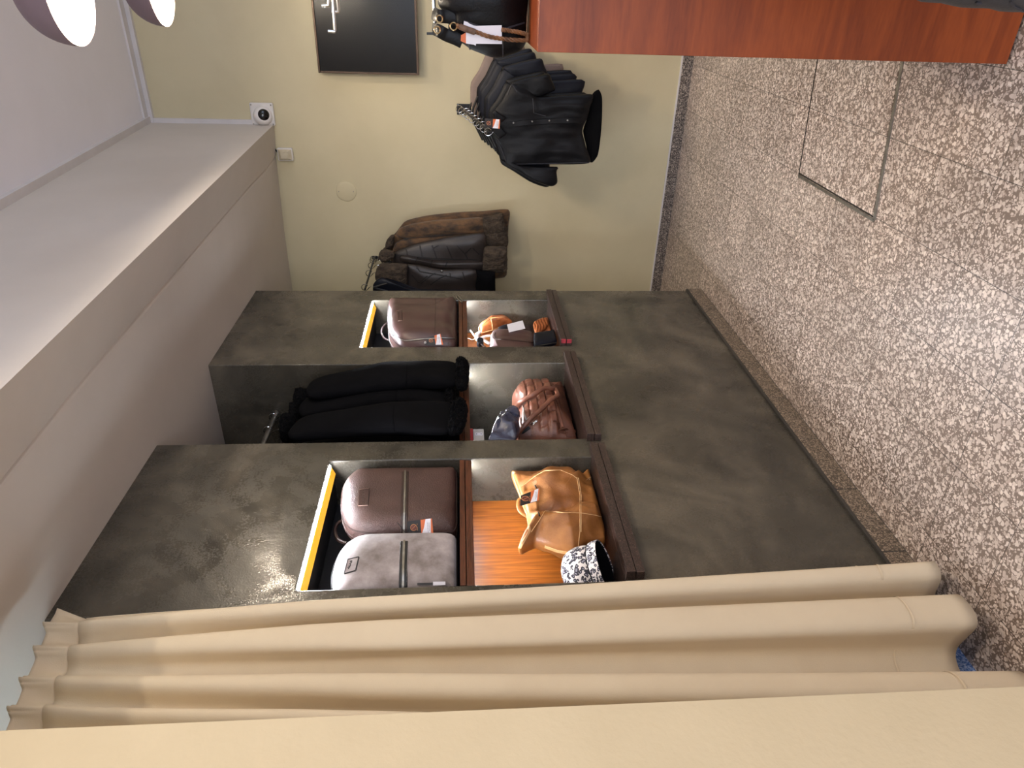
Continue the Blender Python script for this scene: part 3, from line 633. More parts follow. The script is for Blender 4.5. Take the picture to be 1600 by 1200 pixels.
# ------------------------------------------------------------------ niche goods
NY = (0, -1, 0)
def price_tag(S, quad, parent, lift=0.006, cord=None, plain=False, plane=None):
    """hang tag: card with ring logo and a white sticker over an orange swoosh. quad = corners in the photo: hole end first"""
    a, b, c, d = [Vector((x, y, 0)) for x, y in quad]      # a,b along the hole end; d,c along the sticker end
    base = [S.at(x, y, lift) for x, y in quad] if plane is None else [(on(x, y, plane[0], plane[1]), Vector([-1 if k == plane[0] else 0 for k in range(3)])) for x, y in quad]; n = sum((q[1] for q in base), Vector()).normalized()
    v = [q[0] for q in base]; ctr = sum(v, Vector()) / 4
    v = [p - n * (p - ctr).dot(n) * 0.85 for p in v]
    def w(s, t, h=0.0): return v[0].lerp(v[1], s).lerp(v[3].lerp(v[2], s), t) + n * h
    def quadp(s0, t0, s1, t1, h): return [w(s0, t0, h), w(s1, t0, h), w(s1, t1, h), w(s0, t1, h)]
    card = MB().prism(v, n * 0.0012).build('hang_tag', CARD_W if plain else CARD_K, parent)
    if not plain:
        MB().prism([w(0, .54, .0014), w(1, .54, .0014), w(1, 1, .0014), w(0, 1, .0014)], n * 0.0002).build('orange_panel', CARD_O, card)
        MB().prism([w(0, .54, .0018), w(.5, .66, .0018), w(1, .74, .0018), w(1, .95, .0018), w(.5, .92, .0018), w(0, .90, .0018)], n * 0.0003).build('white_sticker', CARD_W, card)
        ink = MB()
        for t, (s0, s1) in ((.80, (.18, .82)), (.86, (.28, .78))):
            k = s0
            while k < s1:
                L = random.uniform(.05, .12); ink.prism(quadp(k, t, min(k + L, s1), t + .018, .0022), n * 0.0001); k += L + .03
        ink.build('printed_lines', CARD_I, card)
        e1 = (w(1, .25) - w(0, .25)); e2 = (w(.5, .5) - w(.5, 0)); cc = w(.52, .26, .0016); ra = e1.length * .22
        u1 = e1.normalized() * ra; u2 = (e2 - e1.normalized() * e2.dot(e1.normalized())).normalized() * ra
        disc = [cc + u1 * math.cos(q) + u2 * math.sin(q) for q in [2 * PI * i / 20 for i in range(20)]]
        MB().prism(disc, n * 0.0002).build('logo_disc', CARD_R, card)
        lg = MB(); lg.tube([cc + n * .0004 + u1 * math.cos(q) + u2 * math.sin(q) for q in [PI * (0.72 + 1.75 * i / 22) for i in range(23)]], 0.0009, 6)
        lg.tube([cc + n * .0004 - u1 * .62 - u2 * .62, cc + n * .0004 + u1 * .62 + u2 * .62], 0.0008, 6)
        lg.tube([cc + n * .0004 - u1 * 1.0 + u2 * 1.12, cc + n * .0004 + u1 * .15 + u2 * 1.12], 0.0009, 6)
        lg.tube([cc + n * .0004 + u1 * .75 + u2 * 1.12, cc + n * .0004 + u1 * 1.2 + u2 * 1.12], 0.0009, 6)
        lg.build('logo', CARD_G, card)
    if cord:
        P = [S.at(x, y, .006)[0] for x, y in cord] + [w(.5, .06, .002)]
        MB().tube(smooth_path(P, 5), 0.0012, 6).build('tag_cord', BLACKP, parent)
    return card

def leather_folds(seed, s=9, amp=0.006, axis=2, stretch=3.0):
    def f(q, r):
        v = Vector(q); v[axis] /= stretch
        return amp * 1.7 * (noise.noise(v * s + Vector((seed, 0, seed))) + 0.6 * noise.noise(v * s * 2.3 + Vector((0, seed, 0))))
    return f
def base_of(pts, back=0.05): return (sum(p.x for p in pts) / len(pts), pts[0].y, min(p.z for p in pts))

# --- rucksacks
def rucksack(label, outline, c, yv, mat, trim, front=0.05, back=0.075, side=0.03, seed=1.0, group='leather rucksacks on the upper shelves', puck=0.003, xm=2.012, xn=1.440):
    pts = poly_px(cp(c, outline), 1, yv); pts = [Vector((min(xm, max(p.x, xn)), p.y, max(p.z, 1.368))) for p in pts]
    o = thing('rucksack', label, 'rucksack', base_of(pts), group)
    f = leather_folds(seed, 7, puck)
    body = pillow(pts, NY, front, back, n=120, rings=18, p=5.0, side=side, disp=f).build('body', mat, o, smooth=True, angle=180)
    ed = MB(); O = smooth_loop(pts, 120); ed.tube([p + Vector((0, -side / 2 - .002, 0)) for p in O], 0.0028, 6, closed=True)
    ed.build('front_piping', trim, o, smooth=True)
    ed = MB(); ed.tube([p + Vector((0, side / 2 + .002, 0)) for p in O], 0.0028, 6, closed=True); ed.build('back_piping', trim, o, smooth=True)
    return o, body, Surf(body), pts
c = (500, 720, 5.7125)
o, b, S, pts = rucksack('dark brown pebbled leather rucksack with a tag, standing beside the grey one',
    [(195, 440), (205, 300), (250, 205), (330, 135), (420, 105), (600, 98), (780, 92), (1000, 62), (1170, 38), (1212, 62), (1222, 200), (1225, 400), (1225, 600), (1190, 668), (1080, 690), (900, 690), (600, 688), (400, 678), (290, 650), (228, 590), (200, 510)], c, 1.545, BROWN, BROWN_D, seed=2, xn=on(600, 843, 1, 1.545).x + .005)
zp = cp(c, [(762, 100), (757, 300), (752, 500), (750, 672)])
band(S, zp, 0.024, lift=.002).build('zip_flap', BROWN_D, o); band(S, zp, 0.007, lift=.006).build('zip', STEEL, o)
pq = cp(c, [(352, 262), (440, 250), (428, 400), (340, 405)]); pa = patch(S, pq, lift=.0022).build('name_patch', BROWN, o, smooth=True)
for i in range(4): band(S, cp(c, [[(352, 262), (440, 250)], [(440, 250), (428, 400)], [(428, 400), (340, 405)], [(340, 405), (352, 262)]][i]), 0.0016, lift=.0030, n=6).build('patch_stitching', BROWN_D if i == 1 else M('brown_thread', (150, 122, 112), None, 20, .7), o)
mk = MB()
for i in range(6): band(S, cp(c, [(378 + i * .5, 285 + i * 17), (398, 290 + i * 17)]), 0.0022, mb=mk, lift=.003, n=2)
mk.build('embossed_mark', BROWN_D, o)
price_tag(S, cp(c, [(778, 650), (778, 545), (1000, 518), (1015, 655)]), o, cord=cp(c, [(690, 552), (735, 600), (760, 625), (800, 610)]))
MB().tube(smooth_path([S.at(*q, .006)[0] for q in cp(c, [(750, 640), (800, 660), (870, 690), (930, 700)])], 5), 0.006, 8, flat=0.4).build('zip_pull', BROWN_D, o)
hp = poly_px(cp(c, [(205, 530), (150, 570), (135, 640), (170, 710), (235, 735)]), 1, 1.60); MB().tube(smooth_path(hp, 6), 0.006, 8).build('carry_handle', BROWN_D, o, smooth=True)

o, b, S, pts = rucksack('grey suede rucksack with a dark zip band, next to the left edge of its niche',
    [(115, 1180), (112, 1080), (135, 970), (180, 870), (240, 795), (330, 742), (430, 722), (800, 712), (1150, 712), (1212, 730), (1226, 790), (1228, 1000), (1228, 1250), (1190, 1330), (700, 1340), (300, 1320), (160, 1270)], c, 1.548, GREYS, BLACKP, seed=5, front=0.045, back=0.07, xm=on(600, 843, 1, 1.545).x - .004)
zp = cp(c, [(752, 722), (748, 850), (744, 1000), (742, 1130)])
band(S, zp, 0.026, lift=.002).build('zip_flap', BLACKP, o); band(S, zp, 0.008, lift=.006).build('zip', STEEL, o)
band(S, cp(c, [(724, 722), (716, 1130)]), 0.002, lift=.002).build('panel_seam', BROWN_D, o); band(S, cp(c, [(788, 722), (772, 1130)]), 0.002, lift=.002).build('panel_seam', GREYS, o)
pq = [(252, 885), (347, 863), (318, 984), (220, 1012)]; patch(S, cp(c, pq), lift=.0022).build('name_patch', GREYS, o, smooth=True)
for i in range(4): band(S, cp(c, [pq[i], pq[(i + 1) % 4]]), 0.0028 if i == 1 else 0.0018, lift=.0032, n=6).build('patch_outline', BLACKP, o)
mk = MB()
for i, (dx, l) in enumerate([(0, 20), (3, 12), (-2, 18), (0, 10), (2, 16), (0, 20), (-3, 12)]): band(S, cp(c, [(290 - i * 4 + dx, 900 + i * 11), (290 - i * 4 - l, 904 + i * 11)]), 0.0020, mb=mk, lift=.0032, n=2)
mk.build('printed_mark', BLACKP, o)
tq = MB(); patch(S, cp(c, [(870, 1092), (1010, 1088), (1010, 1108), (870, 1112)]), lift=.006, nu=1, nv=1, flat=True, mb=tq); tq.build('hang_tag', CARD_K, o)
tq = MB(); patch(S, cp(c, [(1010, 1082), (1120, 1080), (1120, 1106), (1010, 1110)]), lift=.006, nu=1, nv=1, flat=True, mb=tq); tq.build('tag_sticker', CARD_W, o)

c = (550, 450, 8.421)
o, b, S, pts = rucksack('smooth dark brown rucksack with a tag, alone on the rightmost upper shelf',
    [(478, 500), (482, 270), (515, 195), (600, 152), (900, 140), (1100, 130), (1280, 100), (1365, 128), (1400, 240), (1402, 600), (1395, 780), (1330, 850), (900, 850), (640, 820), (540, 730), (490, 640)], c, 1.525, BROWN2, BROWN_D, seed=9, puck=0.006, side=0.04, front=.075, back=.09, xm=3.432)
band(S, cp(c, [(1098, 135), (1097, 300), (1092, 480), (1088, 640)]), 0.003, lift=.0015).build('panel_seam', BROWN_D, o)
zl = cp(c, [(505, 560), (560, 640), (700, 690), (1000, 665), (1200, 655), (1385, 665)])
band(S, zl, 0.010, lift=.002).build('zip_flap', BROWN_D, o); band(S, [(x, y + .6) for x, y in zl], 0.003, lift=.005).build('zip', STEEL, o)
pq = [(590, 305), (657, 295), (660, 432), (605, 438)]; patch(S, cp(c, pq), lift=.002).build('name_patch', BROWN2, o, smooth=True)
for i in range(4): band(S, cp(c, [pq[i], pq[(i + 1) % 4]]), 0.0018, lift=.003, n=5).build('patch_stitching', BROWN_D if i == 1 else M('brown_thread', (150, 122, 112)), o)
mk = MB()
for i in range(5): band(S, cp(c, [(612, 330 + i * 18), (626, 334 + i * 18)]), 0.002, mb=mk, lift=.003, n=2)
mk.build('embossed_mark', BROWN_D, o)
price_tag(S, cp(c, [(985, 745), (990, 660), (1165, 615), (1200, 740)]), o, cord=cp(c, [(960, 735), (970, 738)]))
MB().lathe([(0.0003, 0), (0.005, .002), (0.006, .006), (0.004, .011), (0.0003, .012)], S.at(*cp(c, [(965, 735)])[0], .003)[0], NY, 12).build('cord_bead', PLAS, o, smooth=True)
hp = poly_px(cp(c, [(500, 450), (440, 480), (395, 540), (395, 610), (440, 670), (510, 690)]), 1, 1.56); MB().tube(smooth_path(hp, 6), 0.005, 8).build('carry_handle', BROWN_D, o, smooth=True)
rg = poly_px(cp(c, [(1370, 105), (1390, 95), (1455, 165), (1440, 188), (1375, 130)]), 1, 1.478); MB().tube(rg, 0.003, 8, closed=True).build('strap_ring', CHROME, o)

# --- tan tote
c = (720, 700, 5.333)
out = [(416, 170), (540, 166), (670, 160), (830, 180), (940, 225), (1010, 268), (1040, 238), (1088, 213), (1130, 270), (1160, 380), (1200, 500), (1222, 690), (1200, 780), (1110, 805), (1050, 812), (990, 850), (940, 888), (850, 870), (690, 822), (610, 790), (550, 822), (490, 852), (482, 832), (540, 750), (575, 690), (545, 540), (500, 420), (470, 330), (430, 240)]
pts = poly_px(cp(c, out), 1, 1.545); pts = [Vector((min(p.x, 2.012), p.y, max(p.z, 0.888))) for p in pts]
o = thing('tote_bag', 'slumped tan leather tote bag with pointed corners and a tag', 'bag', base_of(pts))
fo = leather_folds(4, 11, 0.014, axis=2, stretch=1.6)
def tdisp(q, r):
    a = q.x - 1.80; b_ = q.z - 1.10
    return fo(q, r) * 1.4 + 0.017 * math.sin(26 * (a * 0.9 + b_ * 0.6) + 2.2 * noise.noise(q * 6)) * (1 if b_ < 0.0 else 0.45)
body = pillow(pts, NY, 0.060, 0.075, n=180, rings=26, p=2.2, side=0.010, disp=tdisp, smooth=False).build('body', TAN, o, smooth=True, angle=180); S = Surf(body)
STI = M('tan_thread', (226, 186, 136), (214, 172, 122), 30, .7)
for ln in ([(505, 325), (620, 235), (700, 190), (830, 185), (930, 225), (975, 262)], [(965, 245), (992, 400), (990, 700), (975, 830)], [(978, 250), (1003, 400), (1000, 700)], [(700, 525), (850, 540), (1000, 542), (1120, 560), (1200, 585)], [(700, 528), (640, 620), (585, 700)], [(1045, 270), (1075, 245), (1095, 240)]):
    band(S, cp(c, ln), 0.0017, lift=.0015, n=8).build('seam_stitching', STI, o)
for ln in ([(620, 312), (634, 342)], [(645, 535), (655, 570)]): band(S, cp(c, ln), 0.004, lift=.002, n=3).build('slit', BLACKP, o)
band(S, cp(c, [(425, 175), (455, 290), (500, 410), (550, 550), (572, 690), (490, 835)]), 0.010, lift=.001, n=8).build('rim', TAN_L, o)
band(S, cp(c, [(700, 822), (800, 858), (930, 884)]), 0.012, lift=.001, n=8).build('lining_edge', TAN_L, o)
MB().tube(smooth_path(poly_px(cp(c, [(520, 425), (490, 430), (482, 480), (500, 530), (550, 568), (575, 570)]), 1, 1.55), 8), 0.008, 8, flat=0.45, ref=NY).build('handle', TAN, o, smooth=True)
price_tag(S, cp(c, [(495, 484), (500, 398), (655, 338), (650, 440)]), o, plane=(1, 1.466), cord=cp(c, [(490, 430), (505, 440)]))

# --- leopard cap
C0 = Vector((1.522, 1.538, 0.946))
o = thing('cap', 'leopard print cap with a turned up band lying on the stone ledge', 'cap', (C0.x, C0.y, 0.8825))
AX = Vector((0.12, 0.46, 0.86)).normalized(); RC = 0.075
LEO = leopard('leopard_print'); LEOB = leopard('fine_leopard_print', 105); LEO2 = M('black_lining', (16, 15, 17), (10, 10, 12), 10, .95, spec=.1)
crown = [(RC * 1.0, 0.0), (RC * 1.07, .016), (RC * 1.10, .040), (RC * 1.05, .064), (RC * .90, .084), (RC * .62, .097), (RC * .28, .103), (0.0005, .104)]
MB().lathe(crown, C0, AX, 48).build('crown', LEO, o, smooth=True, angle=180)
MB().lathe([(RC * 1.03, .002), (RC * 1.10, -.002), (RC * 1.13, -.014), (RC * 1.13, -.030), (RC * 1.11, -.031), (RC * 1.06, -.014), (RC * 0.99, -.004)], C0, AX, 48).build('turned_band', LEOB, o, smooth=True)
MB().tube([C0 + AX * .002 + (AX.orthogonal().normalized() * math.cos(q) + AX.cross(AX.orthogonal().normalized()) * math.sin(q)) * RC * 1.035 for q in [2 * PI * k / 48 for k in range(48)]], .0022, 6, closed=True).build('band_seam', LEO2, o, smooth=True)
MB().lathe([(RC * 1.09, -.028), (RC * .97, .0), (RC * .98, .04), (RC * .7, .08), (0.0005, .092)], C0, AX, 48).build('lining', LEO2, o, smooth=True)
MB().lathe([(0.006, 0), (0.004, .004), (0.0003, .005)], C0 + AX * .104, AX, 12).build('button', LEO, o, smooth=True)

# --- quilted handbag
c = (800, 590, 12)
out = [(0, 440), (60, 335), (150, 255), (280, 200), (400, 152), (520, 135), (590, 125), (690, 150), (760, 150), (820, 118), (950, 110), (1000, 180), (1100, 450), (1200, 800), (1290, 1090), (1300, 1260), (1000, 1290), (600, 1290), (120, 1240), (62, 1110), (100, 1010), (125, 800), (110, 640), (20, 520)]
pts = poly_px(cp(c, out), 1, 1.62); pts = [Vector((min(2.722, max(p.x, 2.156)), p.y, max(p.z, 0.888))) for p in pts]
o = thing('handbag', 'quilted cognac leather handbag with a looped handle on the stone ledge', 'bag', base_of(pts))
zlo = min(p.z for p in pts); zhi = max(p.z for p in pts)
def qd(q, r):
    z = (q.z - zlo) / (zhi - zlo); a = q.x * 0.75 + q.z * 0.25
    if z < 0.30: return 0.006 * noise.noise(q * 20)
    row = (z - 0.30) / 0.150; fr_ = row - math.floor(row); col_ = a / 0.085 + 0.5 * (math.floor(row) % 2); fc = col_ - math.floor(col_)
    h = (min(1, 7 * min(fr_, 1 - fr_)) * min(1, 7 * min(fc, 1 - fc))) ** 0.5
    return 0.018 * h + 0.003 * noise.noise(q * 45)
body = pillow(pts, NY, 0.085, 0.10, n=220, rings=46, p=2.6, side=0.03, disp=qd).build('quilted_body', COGNAC, o, smooth=True, angle=180); S = Surf(body)
bs = []
band(S, cp(c, [(760, 130), (840, 420), (930, 700), (1010, 980), (1040, 1110)]), 0.010, lift=.003, n=10).build('base_piping', COGNAC_D, o, smooth=True)
bb = MB(); patch(S, cp(c, [(800, 135), (985, 170), (1270, 1090), (1050, 1115)]), lift=.004, nu=10, nv=16, mb=bb); bb.build('base_panel', COGNAC_D, o, smooth=True)
hp = [S.at(x, y, .014)[0] for x, y in cp(c, [(140, 555), (230, 490), (420, 395), (580, 300), (700, 275), (775, 310), (790, 400), (720, 520), (560, 660), (400, 790), (260, 910), (150, 1040)])]
hp = [p + Vector((0, -0.014 * math.sin(PI * i / 11), 0)) for i, p in enumerate(hp)]
MB().tube(smooth_path(hp, 6), 0.0105, 12).build('handle', COGNAC, o, smooth=True)
for (x, y), (x2, y2) in (((140, 555), (95, 600)), ((150, 1040), (95, 1100))):
    q = S.at(*cp(c, [(x, y)])[0], .012)[0]; q2 = S.at(*cp(c, [(x2, y2)])[0], .010)[0]; MB().tube([q, q2], 0.007, 10).build('clasp', CHROME, o, smooth=True)
band(S, cp(c, [(215, 535), (235, 680), (268, 800)]), 0.006, lift=.004).build('zip', STEEL, o)
band(S, cp(c, [(180, 1040), (330, 930)]), 0.014, lift=.006).build('side_strap', BLACKL, o); band(S, cp(c, [(380, 890), (470, 810)]), 0.009, lift=.008).build('strap_buckle', CHROME, o)

# --- blue-grey pouch
c = (720, 540, 6.957)
out = [(300, 1120), (320, 1010), (350, 900), (430, 775), (505, 705), (520, 680), (570, 668), (618, 695), (640, 742), (632, 830), (640, 920), (605, 1000), (590, 1120), (450, 1150)]
pts = poly_px(cp(c, out), 1, 1.505); pts = [Vector((max(p.x, 2.156), p.y, max(p.z, 0.99))) for p in pts]
o = thing('leather_pouch', 'shiny blue grey leather pouch hanging beside the quilted handbag', 'pouch', base_of(pts))
fo2 = leather_folds(12, 16, 0.018, axis=2, stretch=1.3)
body = pillow(pts, NY, 0.032, 0.024, n=90, rings=18, p=2.2, side=.01, disp=fo2).build('body', NAVY, o, smooth=True, angle=180); S = Surf(body)
band(S, cp(c, [(522, 700), (575, 705), (632, 745)]), 0.026, lift=.004).build('cuff', NAVY, o, smooth=True)
MB().tube(smooth_path([S.at(*cp(c, [(575, 690)])[0], .004)[0], on(*cp(c, [(620, 672)])[0], 1, 1.50)], 3), 0.003, 8).build('hook', CHROME, o)

# --- small white box under the shelf
q0 = on(739, 680, 1, 1.56); q1 = on(758, 689, 1, 1.56)
o = thing('light_transformer', 'small white box with a red end fixed under the middle shelf', 'transformer', (q0.x, 1.56, 1.25))
MB().box((2.205, 1.535, 1.262), (2.29, 1.585, 1.3035)).build('case', M('dull_white_plastic', (196, 192, 188), (188, 184, 180), 10, .6), o, bevel=0.002)
MB().box((2.206, 1.530, 1.3045), (2.288, 1.590, 1.3205)).build('red_end', RED, o, bevel=0.002)
MB().box((2.245, 1.5335, 1.268), (2.262, 1.5355, 1.296)).build('terminal_strip', CARD_W, o)
for zz in (1.273, 1.291): MB().lathe([(0.003, 0), (0.0003, .0012)], (2.2535, 1.5335, zz), NY, 8).build('screw', BLACKP, o)

# --- small leather goods of the rightmost lower niche
c = (735, 480, 11.034)
def small(name, label, cat, out, yv, front, back, mat, side=.004, p=2.6, fd=None, group=None, zmin=0.8825, smooth=True):
    pts = poly_px(cp(c, out), 1, yv); pts = [Vector((min(3.434, max(q.x, 2.914)), q.y, max(q.z, zmin + .003))) for q in pts]
    o = thing(name, label, cat, base_of(pts), group)
    b = pillow(pts, NY, front, back, n=90, rings=12, p=p, side=side, disp=fd, smooth=smooth).build('body', mat, o, smooth=True, angle=180 if smooth else 50)
    return o, b, Surf(b)
o, b, S = small('belt_bag', 'burnt orange leather belt bag with pale edging lying on top of the brown bag', 'bag',
    [(150, 330), (200, 290), (350, 185), (480, 172), (595, 168), (725, 265), (610, 292), (390, 392), (190, 445), (152, 400)], 1.58, .03, .03, TAN2, fd=leather_folds(3, 18, .003))
for ln in ([(355, 195), (372, 290), (382, 385)], [(190, 330), (196, 440)], [(190, 442), (390, 392), (608, 293)], [(160, 325), (350, 190), (590, 170)]): band(S, cp(c, ln), 0.004, lift=.0015).build('edging', TAN_L, o)
MB().tube(smooth_path(poly_px(cp(c, [(160, 330), (148, 350), (150, 410), (170, 430)]), 1, 1.57), 5), .003, 8).build('loop', TAN_L, o)
o, b, S = small('crossbody_bag', 'plum brown leather crossbody bag with a pale strap and white tag', 'bag',
    [(345, 520), (380, 455), (430, 428), (620, 425), (850, 432), (1000, 460), (1085, 490), (1092, 680), (1085, 800), (700, 830), (345, 800), (335, 660)], 1.535, .03, .045, BROWN2, side=.015, fd=leather_folds(8, 14, .003))
band(S, cp(c, [(440, 548), (700, 575), (1000, 600), (1085, 615)]), .005, lift=.002).build('zip_flap', BROWN_D, o)
band(S, cp(c, [(432, 540), (412, 490), (430, 440)]), .004, lift=.002).build('piping', BROWN_D, o)
pk = patch(S, cp(c, [(352, 520), (425, 560), (470, 670), (350, 680)]), lift=.002, nu=4, nv=4).build('pale_end_panel', M('dusty_mauve_leather', (176, 156, 160), (150, 130, 134), 10, .5), o, smooth=True)
MAUVE = M('pale_strap', (222, 206, 204), (206, 190, 190), 14, .5)
MB().tube(smooth_path(poly_px(cp(c, [(170, 425), (125, 460), (118, 540), (150, 570), (230, 510), (350, 490)]), 1, 1.53), 6), .011, 8, flat=.3, ref=NY).build('strap', MAUVE, o, smooth=True)
MB().tube(smooth_path(poly_px(cp(c, [(210, 545), (270, 590), (345, 640)]), 1, 1.535), 6), .012, 8, flat=.3, ref=NY).build('strap', MAUVE, o, smooth=True)
MB().lathe([(0.0003, -.02), (.016, -.02), (.017, .02), (.0003, .02)], on(*cp(c, [(168, 605)])[0], 1, 1.52), (0.35, .6, 0), 20).build('strap_roll', BLACKL, o, smooth=True, angle=40)
MB().tube(smooth_path(poly_px(cp(c, [(190, 640), (260, 690), (300, 720)]), 1, 1.525), 5), .010, 8, flat=.4).build('strap_end', BLACKL, o, smooth=True)
price_tag(S, cp(c, [(665, 435), (630, 300), (900, 230), (945, 370)]), o, plain=True, plane=(1, 1.494))
o, b, S = small('coin_purse', 'small black purse wedged between the belt bag and crossbody bag', 'purse',
    [(480, 360), (640, 310), (660, 425), (500, 430)], 1.565, .012, .02, BLACKN)
o, b, S = small('key_pouch', 'dark maroon leather pouch behind the white tag', 'pouch',
    [(830, 420), (900, 345), (1040, 338), (1082, 400), (1082, 485), (1000, 470)], 1.60, .015, .02, BROWN_D)
o, b, S = small('folded_wallet', 'creased tan leather wallet folded over, leaning by the ledge', 'wallet',
    [(1080, 310), (1100, 262), (1200, 212), (1300, 190), (1335, 222), (1340, 312), (1290, 382), (1150, 467), (1108, 420)], 1.545, .012, .012, TAN2, fd=lambda q, r: .004 * math.sin(q.z * 420 + 4 * noise.noise(q * 20)))
bk_ = pillow([Vector((min(3.434, q.x), q.y, max(q.z, .886))) for q in poly_px(cp(c, [(1310, 195), (1372, 182), (1432, 390), (1420, 435), (1330, 412), (1180, 462), (1290, 390), (1345, 312)]), 1, 1.555)], NY, .008, .012, n=60, rings=8).build('back_fold', TAN2, o, smooth=True, angle=180)
o, b, S = small('zip_wallet', 'flat black wallet lying below the creased tan one', 'wallet',
    [(1088, 492), (1110, 480), (1380, 440), (1442, 422), (1482, 550), (1482, 612), (1300, 650), (1112, 672), (1090, 640)], 1.495, .014, .016, BLACKN, side=.012, p=6)
band(S, cp(c, [(1115, 668), (1300, 640), (1475, 608)]), .004, lift=.002).build('zip', STEEL, o)
o = thing('loose_cord', 'thin white cord dangling beside the belt bag strap', 'cord', on(*cp(c, [(60, 500)])[0], 1, 1.56))
MB().tube(smooth_path(poly_px(cp(c, [(0, 400), (30, 440), (80, 510), (115, 560)]), 1, 1.56), 6), .0035, 8).build('thick_end', PLAS, o, smooth=True)
MB().tube(smooth_path(poly_px(cp(c, [(85, 515), (70, 545), (20, 560), (-20, 540), (-60, 540)]), 1, 1.57), 6), .0012, 6).build('thin_end', PLAS, o, smooth=True)

# ------------------------------------------------------------------ black sheepskin coats in the middle bay
c = (400, 540, 4.4444)
SP0, SPN = (2.4, 1.452, 1.34), Vector((0, -1.0, 0.09)).normalized()
RY = 1.735; RZ = on(412, 692, 1, RY).z
def fur(mb_pts, nrm, front, back, mat, name, parent, seed, amp=0.010, n=90, rings=12, s=55, side=.01):
    fd = lambda q, r: amp * (noise.noise(q * s + Vector((seed, 0, 0))) + .6 * noise.noise(q * s * 2.1))
    mb = pillow(mb_pts, nrm, front, back, n=n, rings=rings, p=2.2, side=side, disp=fd)
    mb.v = [tuple(Vector(v) + amp * .45 * noise.noise_vector(Vector(v) * s)) for v in mb.v]
    return mb.build(name, mat, parent, smooth=True, angle=180)
o = thing('garment_rail', 'short metal rail between the two sides of the middle bay', 'rail', (2.44, RY, RZ))
MB().tube([(2.143, RY, RZ), (2.737, RY, RZ)], 0.012, 14, flat=0.6, ref=(0, 1, 0)).build('bar', STEEL, o, smooth=True)
for xx in (2.144, 2.731): MB().lathe([(0.0, .0), (.02, 0), (.02, .005), (0.012, .006)], (xx, RY, RZ), (1, 0, 0), 20).build('end_socket', STEEL, o, smooth=True, angle=40)
def hanger(x, y, z, label, group, axis='y', half=0.19, drop=0.075, mat=None, tilt=0.0, r=0.0016):
    """wire hook over a rail at (x, y, z), shoulders along y (or x)"""
    o = thing('coat_hanger', label, 'hanger', (x, y, z - drop), group)
    D = Vector((0, 1, 0)) if axis == 'y' else Vector((1, 0, 0))
    D = (D + Vector((tilt, 0, 0))).normalized()
    Rr = 0.019; cz = z + 0.004; P = []
    for i in range(15):
        a = math.radians(-150 + 285 * i / 14 + 90); P.append(Vector((x, y, cz)) + D * (math.cos(a) * -Rr) + Vector((0, 0, math.sin(a) * Rr)))
    P = P[::-1] if P[0].z > P[-1].z else P
    P = [Vector((x, y, z - drop)), Vector((x, y, z - drop * .55)) - D * .004] + [p for p in P[::-1]] if (P[-1] - Vector((x, y, z))).z < 0 else [Vector((x, y, z - drop)), Vector((x, y, z - drop * .55))] + P
    MB().tube(smooth_path(P, 3), r, 6).build('hook', CHROME, o, smooth=True)
    b = MB(); b.tube(smooth_path([Vector((x, y, z - drop)) + D * (half * t) + Vector((0, 0, -0.075 * abs(t) ** 1.3)) for t in (-1, -.6, -.25, 0, .25, .6, 1)], 4), 0.006, 8); b.build('shoulder_bar', mat or BLACKP, o, smooth=True)
    return o
coats = [
 ('black sheepskin coat nearest the right side of the middle bay',
  [(350, 315), (380, 262), (450, 235), (700, 180), (900, 132), (1050, 126), (1385, 128), (1388, 275), (1100, 285), (900, 302), (600, 342), (420, 362), (360, 352)],
  [(1388, 130), (1402, 104), (1432, 95), (1472, 120), (1480, 190), (1466, 288), (1422, 302), (1388, 282)],
  [(262, 400), (270, 345), (305, 320), (400, 340), (430, 370), (330, 420), (280, 460)], 2.64, 0.0),
 ('black sheepskin coat hanging between the other two in the middle bay',
  [(298, 440), (335, 385), (420, 360), (640, 342), (880, 300), (1050, 300), (1200, 310), (1325, 332), (1322, 412), (960, 415), (700, 452), (400, 492), (315, 490)],
  [(1312, 332), (1345, 308), (1392, 310), (1410, 342), (1404, 402), (1370, 422), (1316, 408)],
  [(230, 500), (240, 430), (290, 415), (310, 470), (280, 540), (240, 560)], 2.485, 0.05),
 ('black sheepskin coat nearest the left side of the middle bay',
  [(222, 618), (258, 562), (310, 520), (500, 480), (900, 416), (1000, 408), (1366, 412), (1342, 602), (1000, 600), (700, 615), (300, 650), (240, 645)],
  [(1362, 412), (1392, 384), (1442, 384), (1468, 430), (1458, 520), (1424, 592), (1352, 612), (1332, 592), (1345, 500)],
  [(165, 570), (175, 515), (240, 500), (300, 520), (250, 590), (200, 640), (170, 640)], 2.31, 0.0)]
